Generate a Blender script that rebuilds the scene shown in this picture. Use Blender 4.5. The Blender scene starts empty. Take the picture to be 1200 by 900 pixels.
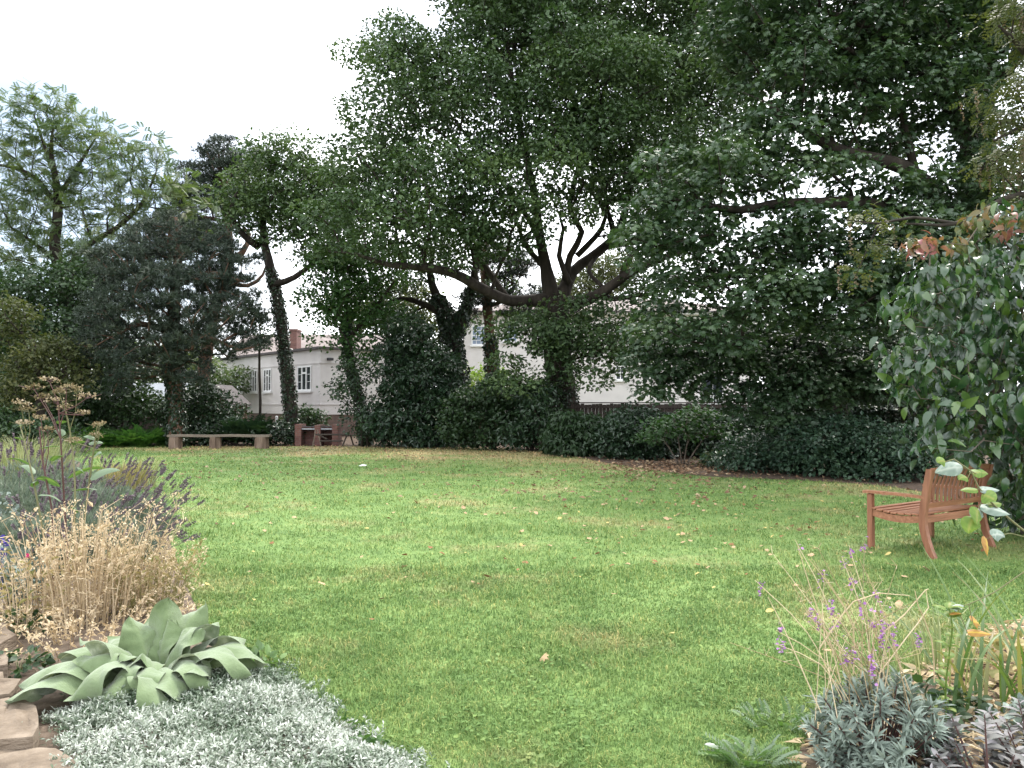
import bpy, bmesh, math
import numpy as np
from mathutils import Vector

C = bpy.context.scene.collection
RNG = np.random.default_rng(11)
A = np.array
CAM_Z = 1.6
PITCH = math.atan(22 / 900)
UP = A([0., 0., 1.])

# ------------------------------------------------------------------ helpers
def P(px, py, Y):
    """world point on the photograph's ray (px,py) at distance Y in front of the camera"""
    x, f, v = px - 600., 900., 450. - py
    cy = f * math.cos(PITCH) - v * math.sin(PITCH)
    cz = f * math.sin(PITCH) + v * math.cos(PITCH)
    return A([x / cy * Y, Y, CAM_Z + cz / cy * Y])

def G(px, py):
    """ground point under a pixel"""
    v = 450. - py
    cy = 900 * math.cos(PITCH) - v * math.sin(PITCH)
    cz = 900 * math.sin(PITCH) + v * math.cos(PITCH)
    Y = -CAM_Z / cz * cy
    p = P(px, py, Y); p[2] = 0
    return p

def nrm(v):
    v = np.asarray(v, float)
    return v / np.maximum(np.linalg.norm(v, axis=-1, keepdims=True), 1e-9)

class Acc:
    """collects triangles, quads and a per-vertex tint; build() links them as ONE mesh object"""
    def __init__(s): s.v, s.t, s.q, s.c, s.n = [], [], [], [], 0
    def add(s, v, tris=None, quads=None, tint=.5):
        v = np.asarray(v, float).reshape(-1, 3)
        if tris is not None and len(tris): s.t.append(np.asarray(tris, int).reshape(-1, 3) + s.n)
        if quads is not None and len(quads): s.q.append(np.asarray(quads, int).reshape(-1, 4) + s.n)
        s.v.append(v); s.c.append(np.broadcast_to(np.asarray(tint, float), (len(v),)).copy()); s.n += len(v)
    def build(s, name, mat, parent=None, smooth=False, world=True):
        me = bpy.data.meshes.new(name)
        v = np.concatenate(s.v)
        if parent is not None and world: v = v - A(parent.location)
        t = np.concatenate(s.t) if s.t else np.zeros((0, 3), int)
        q = np.concatenate(s.q) if s.q else np.zeros((0, 4), int)
        me.vertices.add(len(v)); me.vertices.foreach_set('co', v.astype(np.float32).ravel())
        li = np.concatenate([t.ravel(), q.ravel()])
        me.loops.add(len(li)); me.loops.foreach_set('vertex_index', li.astype(np.int32))
        tot = np.concatenate([np.full(len(t), 3), np.full(len(q), 4)])
        st = np.concatenate([[0], np.cumsum(tot)[:-1]])
        me.polygons.add(len(tot)); me.polygons.foreach_set('loop_start', st.astype(np.int32))
        me.update(calc_edges=True)
        at = me.attributes.new('tint', 'FLOAT', 'POINT')
        at.data.foreach_set('value', np.concatenate(s.c).astype(np.float32))
        if smooth: me.shade_smooth()
        else: me.shade_flat()
        me.materials.append(mat)
        o = bpy.data.objects.new(name, me); C.objects.link(o)
        if parent is not None: o.parent = parent
        return o

def tag(o, label=None, cat=None, group=None, kind=None):
    if label: o['label'] = label
    if cat: o['category'] = cat
    if group: o['group'] = group
    if kind: o['kind'] = kind
    return o

def thing(name, loc, label, cat, group=None, rz=0):
    o = bpy.data.objects.new(name, None); C.objects.link(o)
    o.location = tuple(float(a) for a in loc); o.rotation_euler = (0, 0, rz); o.empty_display_size = .2
    return tag(o, label, cat, group)

def resample(pts, rad, step):
    pts = np.asarray(pts, float); rad = np.asarray(rad, float)
    n = len(pts)
    if n < 2: return pts, rad
    e = np.vstack([2 * pts[0] - pts[1], pts, 2 * pts[-1] - pts[-2]])
    op, orr = [], []
    for i in range(n - 1):
        p0, p1, p2, p3 = e[i:i + 4]
        k = max(1, int(np.linalg.norm(p2 - p1) / step))
        for j in range(k):
            u = j / k
            op.append(.5 * (2 * p1 + (p2 - p0) * u + (2 * p0 - 5 * p1 + 4 * p2 - p3) * u * u + (3 * p1 - p0 - 3 * p2 + p3) * u ** 3))
            orr.append(rad[i] * (1 - u) + rad[i + 1] * u)
    op.append(pts[-1]); orr.append(rad[-1])
    return A(op), A(orr)

def tube(acc, pts, rad, sides=6, tint=.5, wob=0., rng=RNG, cap=True):
    pts = np.asarray(pts, float); rad = np.asarray(rad, float); n = len(pts)
    d = nrm(np.gradient(pts, axis=0))
    ref = A([1., .13, .07]) if abs(d[0][0]) < .8 else A([.1, 1., .05])
    s = nrm(np.cross(d, ref)); b = np.cross(s, d)
    a = np.linspace(0, 2 * math.pi, sides, endpoint=False)
    r = rad[:, None] * (1 + wob * rng.normal(size=(n, sides)) if wob else np.ones((1, sides)))
    v = pts[:, None] + r[..., None] * (np.cos(a)[None, :, None] * s[:, None] + np.sin(a)[None, :, None] * b[:, None])
    v = v.reshape(-1, 3)
    i = np.arange(n - 1)[:, None] * sides; j = np.arange(sides)[None]; j2 = (j + 1) % sides
    q = np.stack([i + j, i + j2, i + sides + j2, i + sides + j], -1).reshape(-1, 4)
    tr = None
    if cap:
        v = np.vstack([v, pts[0], pts[-1]]); k = np.arange(sides); k2 = (k + 1) % sides; o = (n - 1) * sides
        tr = np.vstack([np.stack([k2, k, np.full(sides, n * sides)], -1), np.stack([o + k, o + k2, np.full(sides, n * sides + 1)], -1)])
    acc.add(v, tr, q, tint)

def obox(acc, o, u, n, u0, u1, z0, z1, d0, d1, tint=.5):
    """box in a wall's frame: u along the wall, n out of it, z up"""
    o, u, n = A(o, float), A(u, float), A(n, float)
    v = [o + u * a + n * d + UP * z for z in (z0, z1) for d in (d0, d1) for a in (u0, u1)]
    acc.add(v, None, [[0, 2, 3, 1], [4, 5, 7, 6], [0, 1, 5, 4], [2, 6, 7, 3], [0, 4, 6, 2], [1, 3, 7, 5]], tint)

def frames(d, n):
    d = nrm(d); n = n - (n * d).sum(-1, keepdims=True) * d; n = nrm(n)
    return d, n, np.cross(d, n)

# leaf templates: (verts x=width y=length z=up, tris)
def T_kite(w=.36, fold=.1, droop=.12):
    return A([[0, 0, 0], [w, .5, fold], [0, 1, -droop], [-w, .5, fold]]), A([[0, 1, 2], [0, 2, 3]])
def T_needle(w=.06):
    return A([[-w, 0, 0], [w, 0, 0], [0, 1, 0]]), A([[0, 1, 2]])
def T_palm():
    r = [(0, 0), (.34, .04), (.5, .34), (.3, .38), (.36, .72), (.14, .62), (0, 1), (-.14, .62), (-.36, .72), (-.3, .38), (-.5, .34), (-.34, .04)]
    v = A([[x, y, -.35 * (x * x + (y - .3) ** 2)] for x, y in r] + [[0, .35, .03]])
    return v, A([[12, i, (i + 1) % 12] for i in range(12)])
def T_oval(w=.28, droop=.3, fold=.08, rows=5):
    v = [[0, 0, 0]]
    ts = np.linspace(0, 1, rows + 2)[1:-1]
    for t in ts:
        ww = w * math.sin(math.pi * t ** .8) ** .8; z = -droop * t * t
        y = t * (1 - .25 * droop * t)
        v += [[-ww, y, z + fold * ww / w], [0, y, z], [ww, y, z + fold * ww / w]]
    v.append([0, 1 - .25 * droop, -droop]); n = len(v) - 1
    f = [[0, 2, 1], [0, 3, 2]]
    for r in range(rows - 1):
        a = 1 + 3 * r; b = a + 3
        for k in (0, 1): f += [[a + k, a + k + 1, b + k + 1], [a + k, b + k + 1, b + k]]
    a = 1 + 3 * (rows - 1); f += [[a, a + 1, n], [a + 1, a + 2, n]]
    return A(v), A(f)
def T_pinnate(k=6, w=.09, l=.34, droop=.35):
    v, f = [], []
    for i in range(k):
        t = .16 + .84 * i / (k - 1); z = -droop * t * t
        for s in (-1, 1):
            L = l * (1 - .45 * abs(t - .45))
            b = A([0, t * .9, z]); e = A([s * L * .86, t * .9 + L * .5, z - .22 * L]); m = (b + e) / 2
            side = A([-s * .5, .86, 0]) * w
            j = len(v); v += [b, m + side, e, m - side]; f += [[j, j + 1, j + 2], [j, j + 2, j + 3]]
    j = len(v); v += [[-.012, 0, 0], [.012, 0, 0], [0, .95, -droop * .9]]; f += [[j, j + 1, j + 2]]
    return A(v), A(f)

def scatter(acc, T, pos, d, n, size, tint):
    tv, tf = T
    d, n, s = frames(d, n); N = len(pos); size = np.broadcast_to(size, (N,))
    v = pos[:, None] + size[:, None, None] * (tv[None, :, 0:1] * s[:, None] + tv[None, :, 1:2] * d[:, None] + tv[None, :, 2:3] * n[:, None])
    f = (tf[None] + (np.arange(N) * len(tv))[:, None, None]).reshape(-1, 3)
    acc.add(v.reshape(-1, 3), f, None, np.repeat(np.broadcast_to(tint, (N,)), len(tv)))

def leaves(acc, rng, pts, K, R, T, size, flat=.65, upw=.7, droop=.2, outw=1., tint=(0, 1), tvar=.5, shell=4.5, dome=.25, nr=.33, dr_=.65):
    pts = np.asarray(pts); n = len(pts)
    if n == 0: return
    sc = rng.uniform(.7, 1.3, n); ct = rng.uniform(0, 1, n)
    k = np.maximum(1, (K * sc ** 1.6 * rng.uniform(.75, 1.25, n)).astype(int)); idx = np.repeat(np.arange(n), k); N = len(idx)
    dr = nrm(rng.normal(size=(N, 3)))
    # lumpy clump: modulate the radius by direction
    ph = rng.uniform(0, 6.28, (n, 3))[idx]
    lump = 1 + .15 * np.sin(3 * dr[:, 0] + ph[:, 0]) + .15 * np.sin(3.5 * dr[:, 1] + ph[:, 1]) + .1 * np.sin(4 * dr[:, 2] + ph[:, 2])
    rad = R * sc[idx] * rng.uniform(0, 1, N) ** (1 / shell) * lump
    if dome: dr[:, 2] = dr[:, 2] * .75 + dome; dr = nrm(dr)
    pos = pts[idx] + dr * rad[:, None] * A([1, 1, flat])
    nn = outw * .95 * dr + upw * UP + nr * rng.normal(size=(N, 3))
    dd = dr * A([1, 1, .4]) + dr_ * rng.normal(size=(N, 3)) - droop * UP
    tt = tint[0] + (tint[1] - tint[0]) * np.clip(tvar * ct[idx] + (1 - tvar) * rng.uniform(0, 1, N), 0, 1)
    scatter(acc, T, pos, dd, nn, size * rng.uniform(.65, 1.25, N), tt)

def lobe(px, py, rx, ry, Y, rd=None):
    c = P(px, py, Y); k = Y / 900
    return (c, A([rx * k, (rd if rd else rx * k), ry * k]))

def fill(rng, lobes, spacing, inner=.35, zmin=.12, maxn=1500):
    vol = A([max(l[1][0] * l[1][1] * l[1][2], .001) ** (.8) for l in lobes]); pr = vol / vol.sum()
    want = int(sum(4.2 * l[1][0] * l[1][1] * l[1][2] for l in lobes) / spacing ** 3 * 1.4) + 12
    out = np.zeros((0, 3)); tries = 0
    cand = []
    for i, l in enumerate(lobes):
        m = int(want * pr[i] * 6) + 8
        d = nrm(rng.normal(size=(m, 3))); r = inner + (1 - inner) * rng.uniform(0, 1, m) ** .6
        cand.append(l[0] + d * r[:, None] * l[1])
    cand = np.concatenate(cand); cand = cand[cand[:, 2] > zmin]; rng.shuffle(cand)
    keep = np.empty((min(len(cand), maxn), 3)); k = 0
    for c in cand:
        if k >= maxn: break
        if k == 0 or ((keep[:k] - c) ** 2).sum(1).min() > spacing ** 2:
            keep[k] = c; k += 1
    return keep[:k]

def grow(acc, rng, limbs, pts, tip=.014, ex=.5, step=.5, wood=.5, jit=.07, sides=5, lsides=12, sag=.12, wob=.05):
    """grow branches from the given limbs to every crown point; returns nodes"""
    pos, par, pl, given = [], [], [], []
    runs = []
    for L in limbs:
        q, r = resample(L[0], L[1], step * .7)
        ids = []
        for i in range(len(q)):
            if i == 0:
                pr = -1 if not pos else int(((A(pos) - q[0]) ** 2).sum(1).argmin())
            else: pr = ids[-1]
            pos.append(q[i]); par.append(pr); given.append(r[i])
            pl.append(0 if pr < 0 else pl[pr] + np.linalg.norm(q[i] - pos[pr])); ids.append(len(pos) - 1)
        runs.append(ids)
    nl = len(pos)
    base = A(pos)
    order = np.argsort([((base - p) ** 2).sum(1).min() for p in pts]) if len(pts) else []
    cap = nl + len(pts) * 14
    PA = np.empty((cap, 3)); PA[:nl] = base; LA = np.empty(cap); LA[:nl] = pl
    # no side branch low on the bole
    block = np.zeros(cap); z0 = base[:, 2].min()
    m = nl; br = []
    par = list(par)
    for oi in order:
        p = pts[oi]
        dd = PA[:m] - p; dist = np.sqrt((dd ** 2).sum(1))
        cost = dist + .28 * LA[:m] + .5 * np.maximum(0, dd[:, 2]) 
        j = int(cost.argmin())
        a = PA[j]; L = dist[j]; k = int(np.clip(L / step, 1, 12))
        mid = (a + p) / 2 + rng.normal(size=3) * jit * L + UP * sag * L
        ids = [j]
        for i in range(1, k + 1):
            u = i / k
            x = (1 - u) ** 2 * a + 2 * u * (1 - u) * mid + u * u * p
            if i < k: x = x + rng.normal(size=3) * jit * .35
            PA[m] = x; LA[m] = LA[ids[-1]] + L / k; par.append(ids[-1]); ids.append(m); m += 1
        br.append(ids)
    cnt = np.zeros(m)
    for ids in br: cnt[ids[-1]] += 1
    for i in range(m - 1, -1, -1):
        if par[i] >= 0: cnt[par[i]] += cnt[i]
    R = tip * np.maximum(cnt, .6) ** ex
    R[:nl] = np.maximum(given, 0)
    for ids in runs:
        tube(acc, PA[ids], R[ids], lsides, wood, wob, rng)
    for ids in br:
        rr = R[ids].copy(); rr[0] = min(R[ids[0]], rr[1] * 1.3)
        tube(acc, PA[ids], np.minimum(rr, rr[0]), sides, wood, 0, rng, cap=False)
    return PA[:m]

def ivy_on(acc, rng, pts, rad, N, size, T, t=(0, 1), puff=.12):
    q, r = resample(pts, rad, .15)
    i = rng.integers(0, len(q) - 1, N); u = rng.uniform(0, 1, N)[:, None]
    c = q[i] * (1 - u) + q[i + 1] * u
    a = rng.uniform(0, 6.283, N)
    o = np.stack([np.cos(a), np.sin(a), np.zeros(N)], -1)
    lum = .5 + .5 * np.sin(c[:, 2] * 5.1 + a * 2) * np.sin(c[:, 2] * 2.3 + 1 + a)
    pos = c + o * (r[i] + puff * (.15 + .85 * lum * rng.uniform(0, 1, N)))[:, None]
    scatter(acc, T, pos, -UP * .8 + .5 * o + .5 * rng.normal(size=(N, 3)), o + .3 * UP + .45 * rng.normal(size=(N, 3)), size * rng.uniform(.7, 1.3, N), t[0] + (t[1] - t[0]) * rng.uniform(0, 1, N))

# ------------------------------------------------------------------ materials
def new_mat(name):
    m = bpy.data.materials.new(name); m.use_nodes = True
    nt = m.node_tree; nt.nodes.clear()
    return m, nt, nt.nodes.new('ShaderNodeOutputMaterial')
def N(nt, t, **kw):
    n = nt.nodes.new(t)
    for k, v in kw.items(): setattr(n, k, v)
    return n
def ramp(nt, stops, interp='LINEAR'):
    r = N(nt, 'ShaderNodeValToRGB'); cr = r.color_ramp; cr.interpolation = interp
    while len(cr.elements) < len(stops): cr.elements.new(.5)
    for e, (p, c) in zip(cr.elements, stops): e.position = p; e.color = (*c, 1)
    return r
def noise(nt, scale, detail=3, rough=.55, vec=None):
    n = N(nt, 'ShaderNodeTexNoise'); n.inputs['Scale'].default_value = scale; n.inputs['Detail'].default_value = detail; n.inputs['Roughness'].default_value = rough
    if vec is not None: nt.links.new(vec, n.inputs['Vector'])
    return n
def leaf_mat(name, stops, trans=.3, rough=.5, spec=.35, tcol=(1.15, 1.25, .55), under=None, sheen=0, bump=0):
    m, nt, out = new_mat(name); L = nt.links
    a = N(nt, 'ShaderNodeAttribute', attribute_name='tint')
    k = len(stops); r = ramp(nt, [(i / max(1, k - 1), c) for i, c in enumerate(stops)])
    L.new(a.outputs['Fac'], r.inputs[0])
    col = r.outputs[0]
    if under:
        g = N(nt, 'ShaderNodeNewGeometry'); mx = N(nt, 'ShaderNodeMix', data_type='RGBA')
        L.new(g.outputs['Backfacing'], mx.inputs[0]); L.new(col, mx.inputs[6]); mx.inputs[7].default_value = (*under, 1); col = mx.outputs[2]
    b = N(nt, 'ShaderNodeBsdfPrincipled'); b.inputs['Roughness'].default_value = rough; b.inputs['Specular IOR Level'].default_value = spec
    L.new(col, b.inputs['Base Color'])
    if sheen:
        b.inputs['Sheen Weight'].default_value = sheen; b.inputs['Sheen Roughness'].default_value = .6
    if bump:
        tc_ = N(nt, 'ShaderNodeTexCoord'); nz = noise(nt, 70, 5, .7, tc_.outputs['Object']); bp = N(nt, 'ShaderNodeBump'); bp.inputs['Strength'].default_value = bump; bp.inputs['Distance'].default_value = .006
        L.new(nz.outputs[0], bp.inputs['Height']); L.new(bp.outputs[0], b.inputs['Normal'])
        nm = noise(nt, 14, 5, .7, tc_.outputs['Object']); rm = ramp(nt, [(.25, (.52, .56, .42)), (.45, (.95, .97, .93)), (.7, (1.12, 1.1, 1.1))]); L.new(nm.outputs[0], rm.inputs[0])
        mm = N(nt, 'ShaderNodeMix', data_type='RGBA', blend_type='MULTIPLY'); mm.inputs[0].default_value = .8; L.new(col, mm.inputs[6]); L.new(rm.outputs[0], mm.inputs[7]); L.new(mm.outputs[2], b.inputs['Base Color'])
    t = N(nt, 'ShaderNodeBsdfTranslucent'); mu = N(nt, 'ShaderNodeMix', data_type='RGBA', blend_type='MULTIPLY'); mu.inputs[0].default_value = 1
    L.new(r.outputs[0], mu.inputs[6]); mu.inputs[7].default_value = (*tcol, 1); L.new(mu.outputs[2], t.inputs[0])
    ms = N(nt, 'ShaderNodeMixShader'); ms.inputs[0].default_value = trans
    L.new(b.outputs[0], ms.inputs[1]); L.new(t.outputs[0], ms.inputs[2]); L.new(ms.outputs[0], out.inputs[0])
    return m
def rough_mat(name, stops, scale=8, rough=.85, bump=.4, bscale=None, stretch=None, spec=.25, detail=5, obj=True):
    m, nt, out = new_mat(name); L = nt.links
    tc = N(nt, 'ShaderNodeTexCoord'); mp = N(nt, 'ShaderNodeMapping'); L.new(tc.outputs['Object'], mp.inputs[0])
    if stretch: mp.inputs['Scale'].default_value = stretch
    n = noise(nt, scale, detail, .6, mp.outputs[0])
    k = len(stops); r = ramp(nt, [(.28 + .44 * i / max(1, k - 1), c) for i, c in enumerate(stops)]); L.new(n.outputs[0], r.inputs[0])
    b = N(nt, 'ShaderNodeBsdfPrincipled'); b.inputs['Roughness'].default_value = rough; b.inputs['Specular IOR Level'].default_value = spec
    L.new(r.outputs[0], b.inputs['Base Color'])
    n2 = noise(nt, bscale or scale * 2.5, 4, .6, mp.outputs[0]); bp = N(nt, 'ShaderNodeBump'); bp.inputs['Strength'].default_value = bump; bp.inputs['Distance'].default_value = .02
    L.new(n2.outputs[0], bp.inputs['Height']); L.new(bp.outputs[0], b.inputs['Normal']); L.new(b.outputs[0], out.inputs[0])
    return m
def glass_mat(name, col):
    m, nt, out = new_mat(name); b = N(nt, 'ShaderNodeBsdfPrincipled')
    b.inputs['Base Color'].default_value = (*col, 1); b.inputs['Roughness'].default_value = .08; b.inputs['Specular IOR Level'].default_value = .6
    nt.links.new(b.outputs[0], out.inputs[0]); return m
def brick_mat(name, c1, c2, mortar, scale=1., dims=(.225, .075)):
    m, nt, out = new_mat(name); L = nt.links
    tc = N(nt, 'ShaderNodeTexCoord'); sp = N(nt, 'ShaderNodeSeparateXYZ'); L.new(tc.outputs['Object'], sp.inputs[0])
    ad = N(nt, 'ShaderNodeMath', operation='ADD'); L.new(sp.outputs[0], ad.inputs[0]); L.new(sp.outputs[1], ad.inputs[1])
    cb = N(nt, 'ShaderNodeCombineXYZ'); L.new(ad.outputs[0], cb.inputs[0]); L.new(sp.outputs[2], cb.inputs[1])
    br = N(nt, 'ShaderNodeTexBrick'); L.new(cb.outputs[0], br.inputs['Vector']); br.inputs['Scale'].default_value = scale
    br.inputs['Brick Width'].default_value = dims[0]; br.inputs['Row Height'].default_value = dims[1]; br.inputs['Mortar Size'].default_value = .006
    br.inputs['Color1'].default_value = (*c1, 1); br.inputs['Color2'].default_value = (*c2, 1); br.inputs['Mortar'].default_value = (*mortar, 1)
    n = noise(nt, 5, 4, .6, tc.outputs['Object']); mx = N(nt, 'ShaderNodeMix', data_type='RGBA', blend_type='MULTIPLY'); mx.inputs[0].default_value = .6
    r = ramp(nt, [(.3, (.55, .5, .5)), (.7, (1.1, 1.05, 1))]); L.new(n.outputs[0], r.inputs[0]); L.new(br.outputs[0], mx.inputs[6]); L.new(r.outputs[0], mx.inputs[7])
    b = N(nt, 'ShaderNodeBsdfPrincipled'); b.inputs['Roughness'].default_value = .9; L.new(mx.outputs[2], b.inputs['Base Color']); L.new(b.outputs[0], out.inputs[0])
    return m

def lawn_mat(name, blades):
    m, nt, out = new_mat(name); L = nt.links
    g = N(nt, 'ShaderNodeNewGeometry'); pos = g.outputs['Position']
    n1 = noise(nt, .55, 4, .6, pos); n2 = noise(nt, 2.6, 5, .65, pos); n3 = noise(nt, .22, 2, .5, pos)
    # green: fresh / darker / yellowish
    r1 = ramp(nt, [(.3, (.104, .182, .056)), (.5, (.144, .230, .071)), (.72, (.205, .288, .100))]); L.new(n2.outputs[0], r1.inputs[0])
    dry = N(nt, 'ShaderNodeRGB'); dry.outputs[0].default_value = (.36, .29, .165, 1)
    # dry mask from noise, more of it in the thin turf along the far edge under the trees
    sp = N(nt, 'ShaderNodeSeparateXYZ'); L.new(pos, sp.inputs[0])
    wob = N(nt, 'ShaderNodeMath', operation='MULTIPLY_ADD'); L.new(n3.outputs[0], wob.inputs[0]); wob.inputs[1].default_value = 9; L.new(sp.outputs[1], wob.inputs[2])
    xs = N(nt, 'ShaderNodeMath', operation='MULTIPLY_ADD'); L.new(sp.outputs[0], xs.inputs[0]); xs.inputs[1].default_value = .55; L.new(wob.outputs[0], xs.inputs[2])
    far = N(nt, 'ShaderNodeMapRange'); far.inputs[1].default_value = 21.5; far.inputs[2].default_value = 28.5; far.inputs[4].default_value = .31; L.new(xs.outputs[0], far.inputs[0])
    ad = N(nt, 'ShaderNodeMath', operation='ADD'); L.new(n1.outputs[0], ad.inputs[0]); L.new(far.outputs[0], ad.inputs[1])
    n4 = noise(nt, 7, 4, .7, pos); a2 = N(nt, 'ShaderNodeMath', operation='MULTIPLY_ADD'); L.new(n4.outputs[0], a2.inputs[0]); a2.inputs[1].default_value = .35; L.new(ad.outputs[0], a2.inputs[2])
    dm = N(nt, 'ShaderNodeMapRange'); dm.inputs[1].default_value = .70; dm.inputs[2].default_value = .98; dm.inputs[4].default_value = .85; L.new(a2.outputs[0], dm.inputs[0])
    mx = N(nt, 'ShaderNodeMix', data_type='RGBA'); L.new(dm.outputs[0], mx.inputs[0]); L.new(r1.outputs[0], mx.inputs[6]); L.new(dry.outputs[0], mx.inputs[7])
    col = mx.outputs[2]
    b = N(nt, 'ShaderNodeBsdfPrincipled'); b.inputs['Roughness'].default_value = .65; b.inputs['Specular IOR Level'].default_value = .2
    if blades:
        a = N(nt, 'ShaderNodeAttribute', attribute_name='tint'); rr = ramp(nt, [(0, (.60, .70, .58)), (.55, (1, 1, 1)), (.85, (1.35, 1.22, 1.05)), (1, (2.3, 1.55, 1.7))]); L.new(a.outputs['Fac'], rr.inputs[0])
        m2 = N(nt, 'ShaderNodeMix', data_type='RGBA', blend_type='MULTIPLY'); m2.inputs[0].default_value = 1; L.new(col, m2.inputs[6]); L.new(rr.outputs[0], m2.inputs[7]); col = m2.outputs[2]
        L.new(col, b.inputs['Base Color'])
        t = N(nt, 'ShaderNodeBsdfTranslucent'); L.new(col, t.inputs[0]); ms = N(nt, 'ShaderNodeMixShader'); ms.inputs[0].default_value = .3
        L.new(b.outputs[0], ms.inputs[1]); L.new(t.outputs[0], ms.inputs[2]); L.new(ms.outputs[0], out.inputs[0])
    else:
        n5 = noise(nt, 38, 5, .75, pos); r5 = ramp(nt, [(.3, (.62, .66, .58)), (.7, (1.2, 1.18, 1.05))]); L.new(n5.outputs[0], r5.inputs[0])
        m2 = N(nt, 'ShaderNodeMix', data_type='RGBA', blend_type='MULTIPLY'); m2.inputs[0].default_value = 1; L.new(col, m2.inputs[6]); L.new(r5.outputs[0], m2.inputs[7])
        L.new(m2.outputs[2], b.inputs['Base Color'])
        bp = N(nt, 'ShaderNodeBump'); bp.inputs['Strength'].default_value = .6; bp.inputs['Distance'].default_value = .03; L.new(n5.outputs[0], bp.inputs['Height']); L.new(bp.outputs[0], b.inputs['Normal'])
        L.new(b.outputs[0], out.inputs[0])
    return m

M = {}
M['lawn'] = lawn_mat('lawn_turf', False); M['blades'] = lawn_mat('grass_blades', True)
M['soil'] = rough_mat('bed_soil', [(.05, .035, .025), (.10, .075, .055), (.17, .13, .10)], 9, .95, .8, 30)
M['litter'] = rough_mat('border_soil', [(.04, .03, .022), (.085, .06, .042), (.15, .095, .07)], 6, .95, .8, 24)
M['field'] = rough_mat('open_ground', [(.05, .07, .03), (.09, .10, .05)], .6, .95, .3)
M['oak'] = leaf_mat('oak_leaves', [(.028, .056, .022), (.050, .090, .033), (.098, .146, .050)], .22, .5, .35)
M['maple'] = leaf_mat('maple_leaves', [(.024, .050, .026), (.041, .077, .036), (.080, .126, .048)], .22, .42, .45)
M['ashy'] = leaf_mat('pinnate_leaves', [(.055, .09, .05), (.085, .125, .06), (.14, .16, .07)], .35, .5, .35)
M['yellowish'] = leaf_mat('yellowing_leaves', [(.04, .055, .022), (.066, .08, .03), (.11, .11, .045)], .32, .55, .3)
M['pine'] = leaf_mat('pine_needles', [(.020, .034, .024), (.031, .048, .032), (.050, .068, .040)], .06, .5, .35, (1, 1.1, .7))
M['darkleaf'] = leaf_mat('dark_leaves', [(.012, .03, .016), (.02, .045, .02), (.032, .065, .024)], .15, .38, .5)
M['midleaf'] = leaf_mat('shrub_leaves', [(.017, .038, .016), (.028, .058, .021), (.044, .085, .026)], .25, .45, .4)
M['brightleaf'] = leaf_mat('bright_leaves', [(.026, .066, .02), (.042, .095, .026), (.075, .14, .035)], .32, .5, .35)
M['bluegreen'] = leaf_mat('bluish_leaves', [(.018, .042, .027), (.029, .062, .036), (.05, .09, .046)], .2, .45, .4)
M['fern'] = leaf_mat('fern_fronds', [(.03, .09, .022), (.05, .125, .03), (.08, .165, .035)], .3, .5, .3)
M['ivy'] = leaf_mat('ivy_leaves', [(.010, .024, .012), (.017, .036, .016), (.03, .055, .022)], .12, .35, .5)
M['tassel'] = leaf_mat('seed_tassels', [(.10, .09, .06), (.17, .14, .09), (.22, .16, .12)], .3, .7, .2, (1, .95, .7))
M['dogwood'] = leaf_mat('dogwood_leaves', [(.015, .044, .018), (.027, .068, .024), (.088, .145, .037)], .2, .24, .7, (1.3, 1.4, .4), under=(.05, .08, .055))
M['autumn'] = leaf_mat('autumn_leaves', [(.26, .085, .095), (.22, .12, .085), (.10, .12, .04), (.05, .09, .035)], .35, .45, .4, (1.2, 1, .6))
M['bark'] = rough_mat('dark_bark', [(.014, .011, .009), (.031, .025, .020), (.056, .046, .037)], 5, .95, .9, 14, (1, 1, .25))
M['pinebark'] = rough_mat('pine_bark', [(.05, .032, .024), (.11, .065, .045), (.16, .10, .07)], 5, .95, .9, 14, (1, 1, .3))
M['palebark'] = rough_mat('pale_bark', [(.09, .075, .06), (.15, .125, .10)], 6, .95, .6, 16, (1, 1, .3))
M['render'] = rough_mat('cream_render', [(.55, .525, .52), (.63, .60, .59), (.66, .635, .62)], .8, .9, .1, 30)
M['white'] = rough_mat('white_paint', [(.74, .74, .74), (.80, .80, .80)], 3, .5, .05)
M['pane'] = glass_mat('window_glass', (.03, .035, .045))
M['paleglass'] = glass_mat('pale_blue_glass', (.22, .27, .36))  # paler, bluer base colour than the dark panes
M['lead'] = rough_mat('roof_edge', [(.07, .06, .06), (.11, .10, .10)], 3, .8, .2)
M['tile'] = rough_mat('roof_tiles', [(.15, .125, .12), (.20, .17, .16), (.25, .21, .20)], 2, .9, .6, 8, (1, 1, 4))
M['slate'] = rough_mat('slate', [(.20, .22, .25), (.28, .30, .33)], 3, .7, .4, 10)
M['plinth'] = brick_mat('plinth_brick', (.13, .09, .075), (.18, .12, .10), (.16, .14, .13))
M['redbrick'] = brick_mat('red_brick', (.11, .045, .038), (.15, .070, .056), (.13, .11, .10))
M['fence'] = rough_mat('fence_boards', [(.030, .023, .020), (.05, .04, .034), (.07, .055, .047)], 6, .9, .5, 20, (6, 6, .3))
M['log'] = rough_mat('log_bark', [(.07, .048, .036), (.14, .10, .075), (.22, .165, .13)], 6, .95, 1., 12, (1, 1, .2))
M['plank'] = rough_mat('weathered_plank', [(.11, .09, .07), (.18, .15, .12)], 6, .85, .4, 20, (.3, 3, 3))
M['teak'] = rough_mat('stained_hardwood', [(.16, .064, .032), (.245, .104, .054), (.33, .16, .095)], 7, .5, .15, 30, (.35, 4, 4), .4)
M['teakend'] = rough_mat('stained_hardwood_upright', [(.14, .052, .027), (.205, .084, .045), (.27, .125, .07)], 7, .5, .15, 30, (4, 4, .35), .4)
M['iron'] = rough_mat('sooty_metal', [(.03, .03, .035), (.06, .06, .065)], 8, .6, .2)
M['steel'] = rough_mat('grey_tray', [(.20, .21, .23), (.30, .31, .33)], 6, .5, .1)
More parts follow.
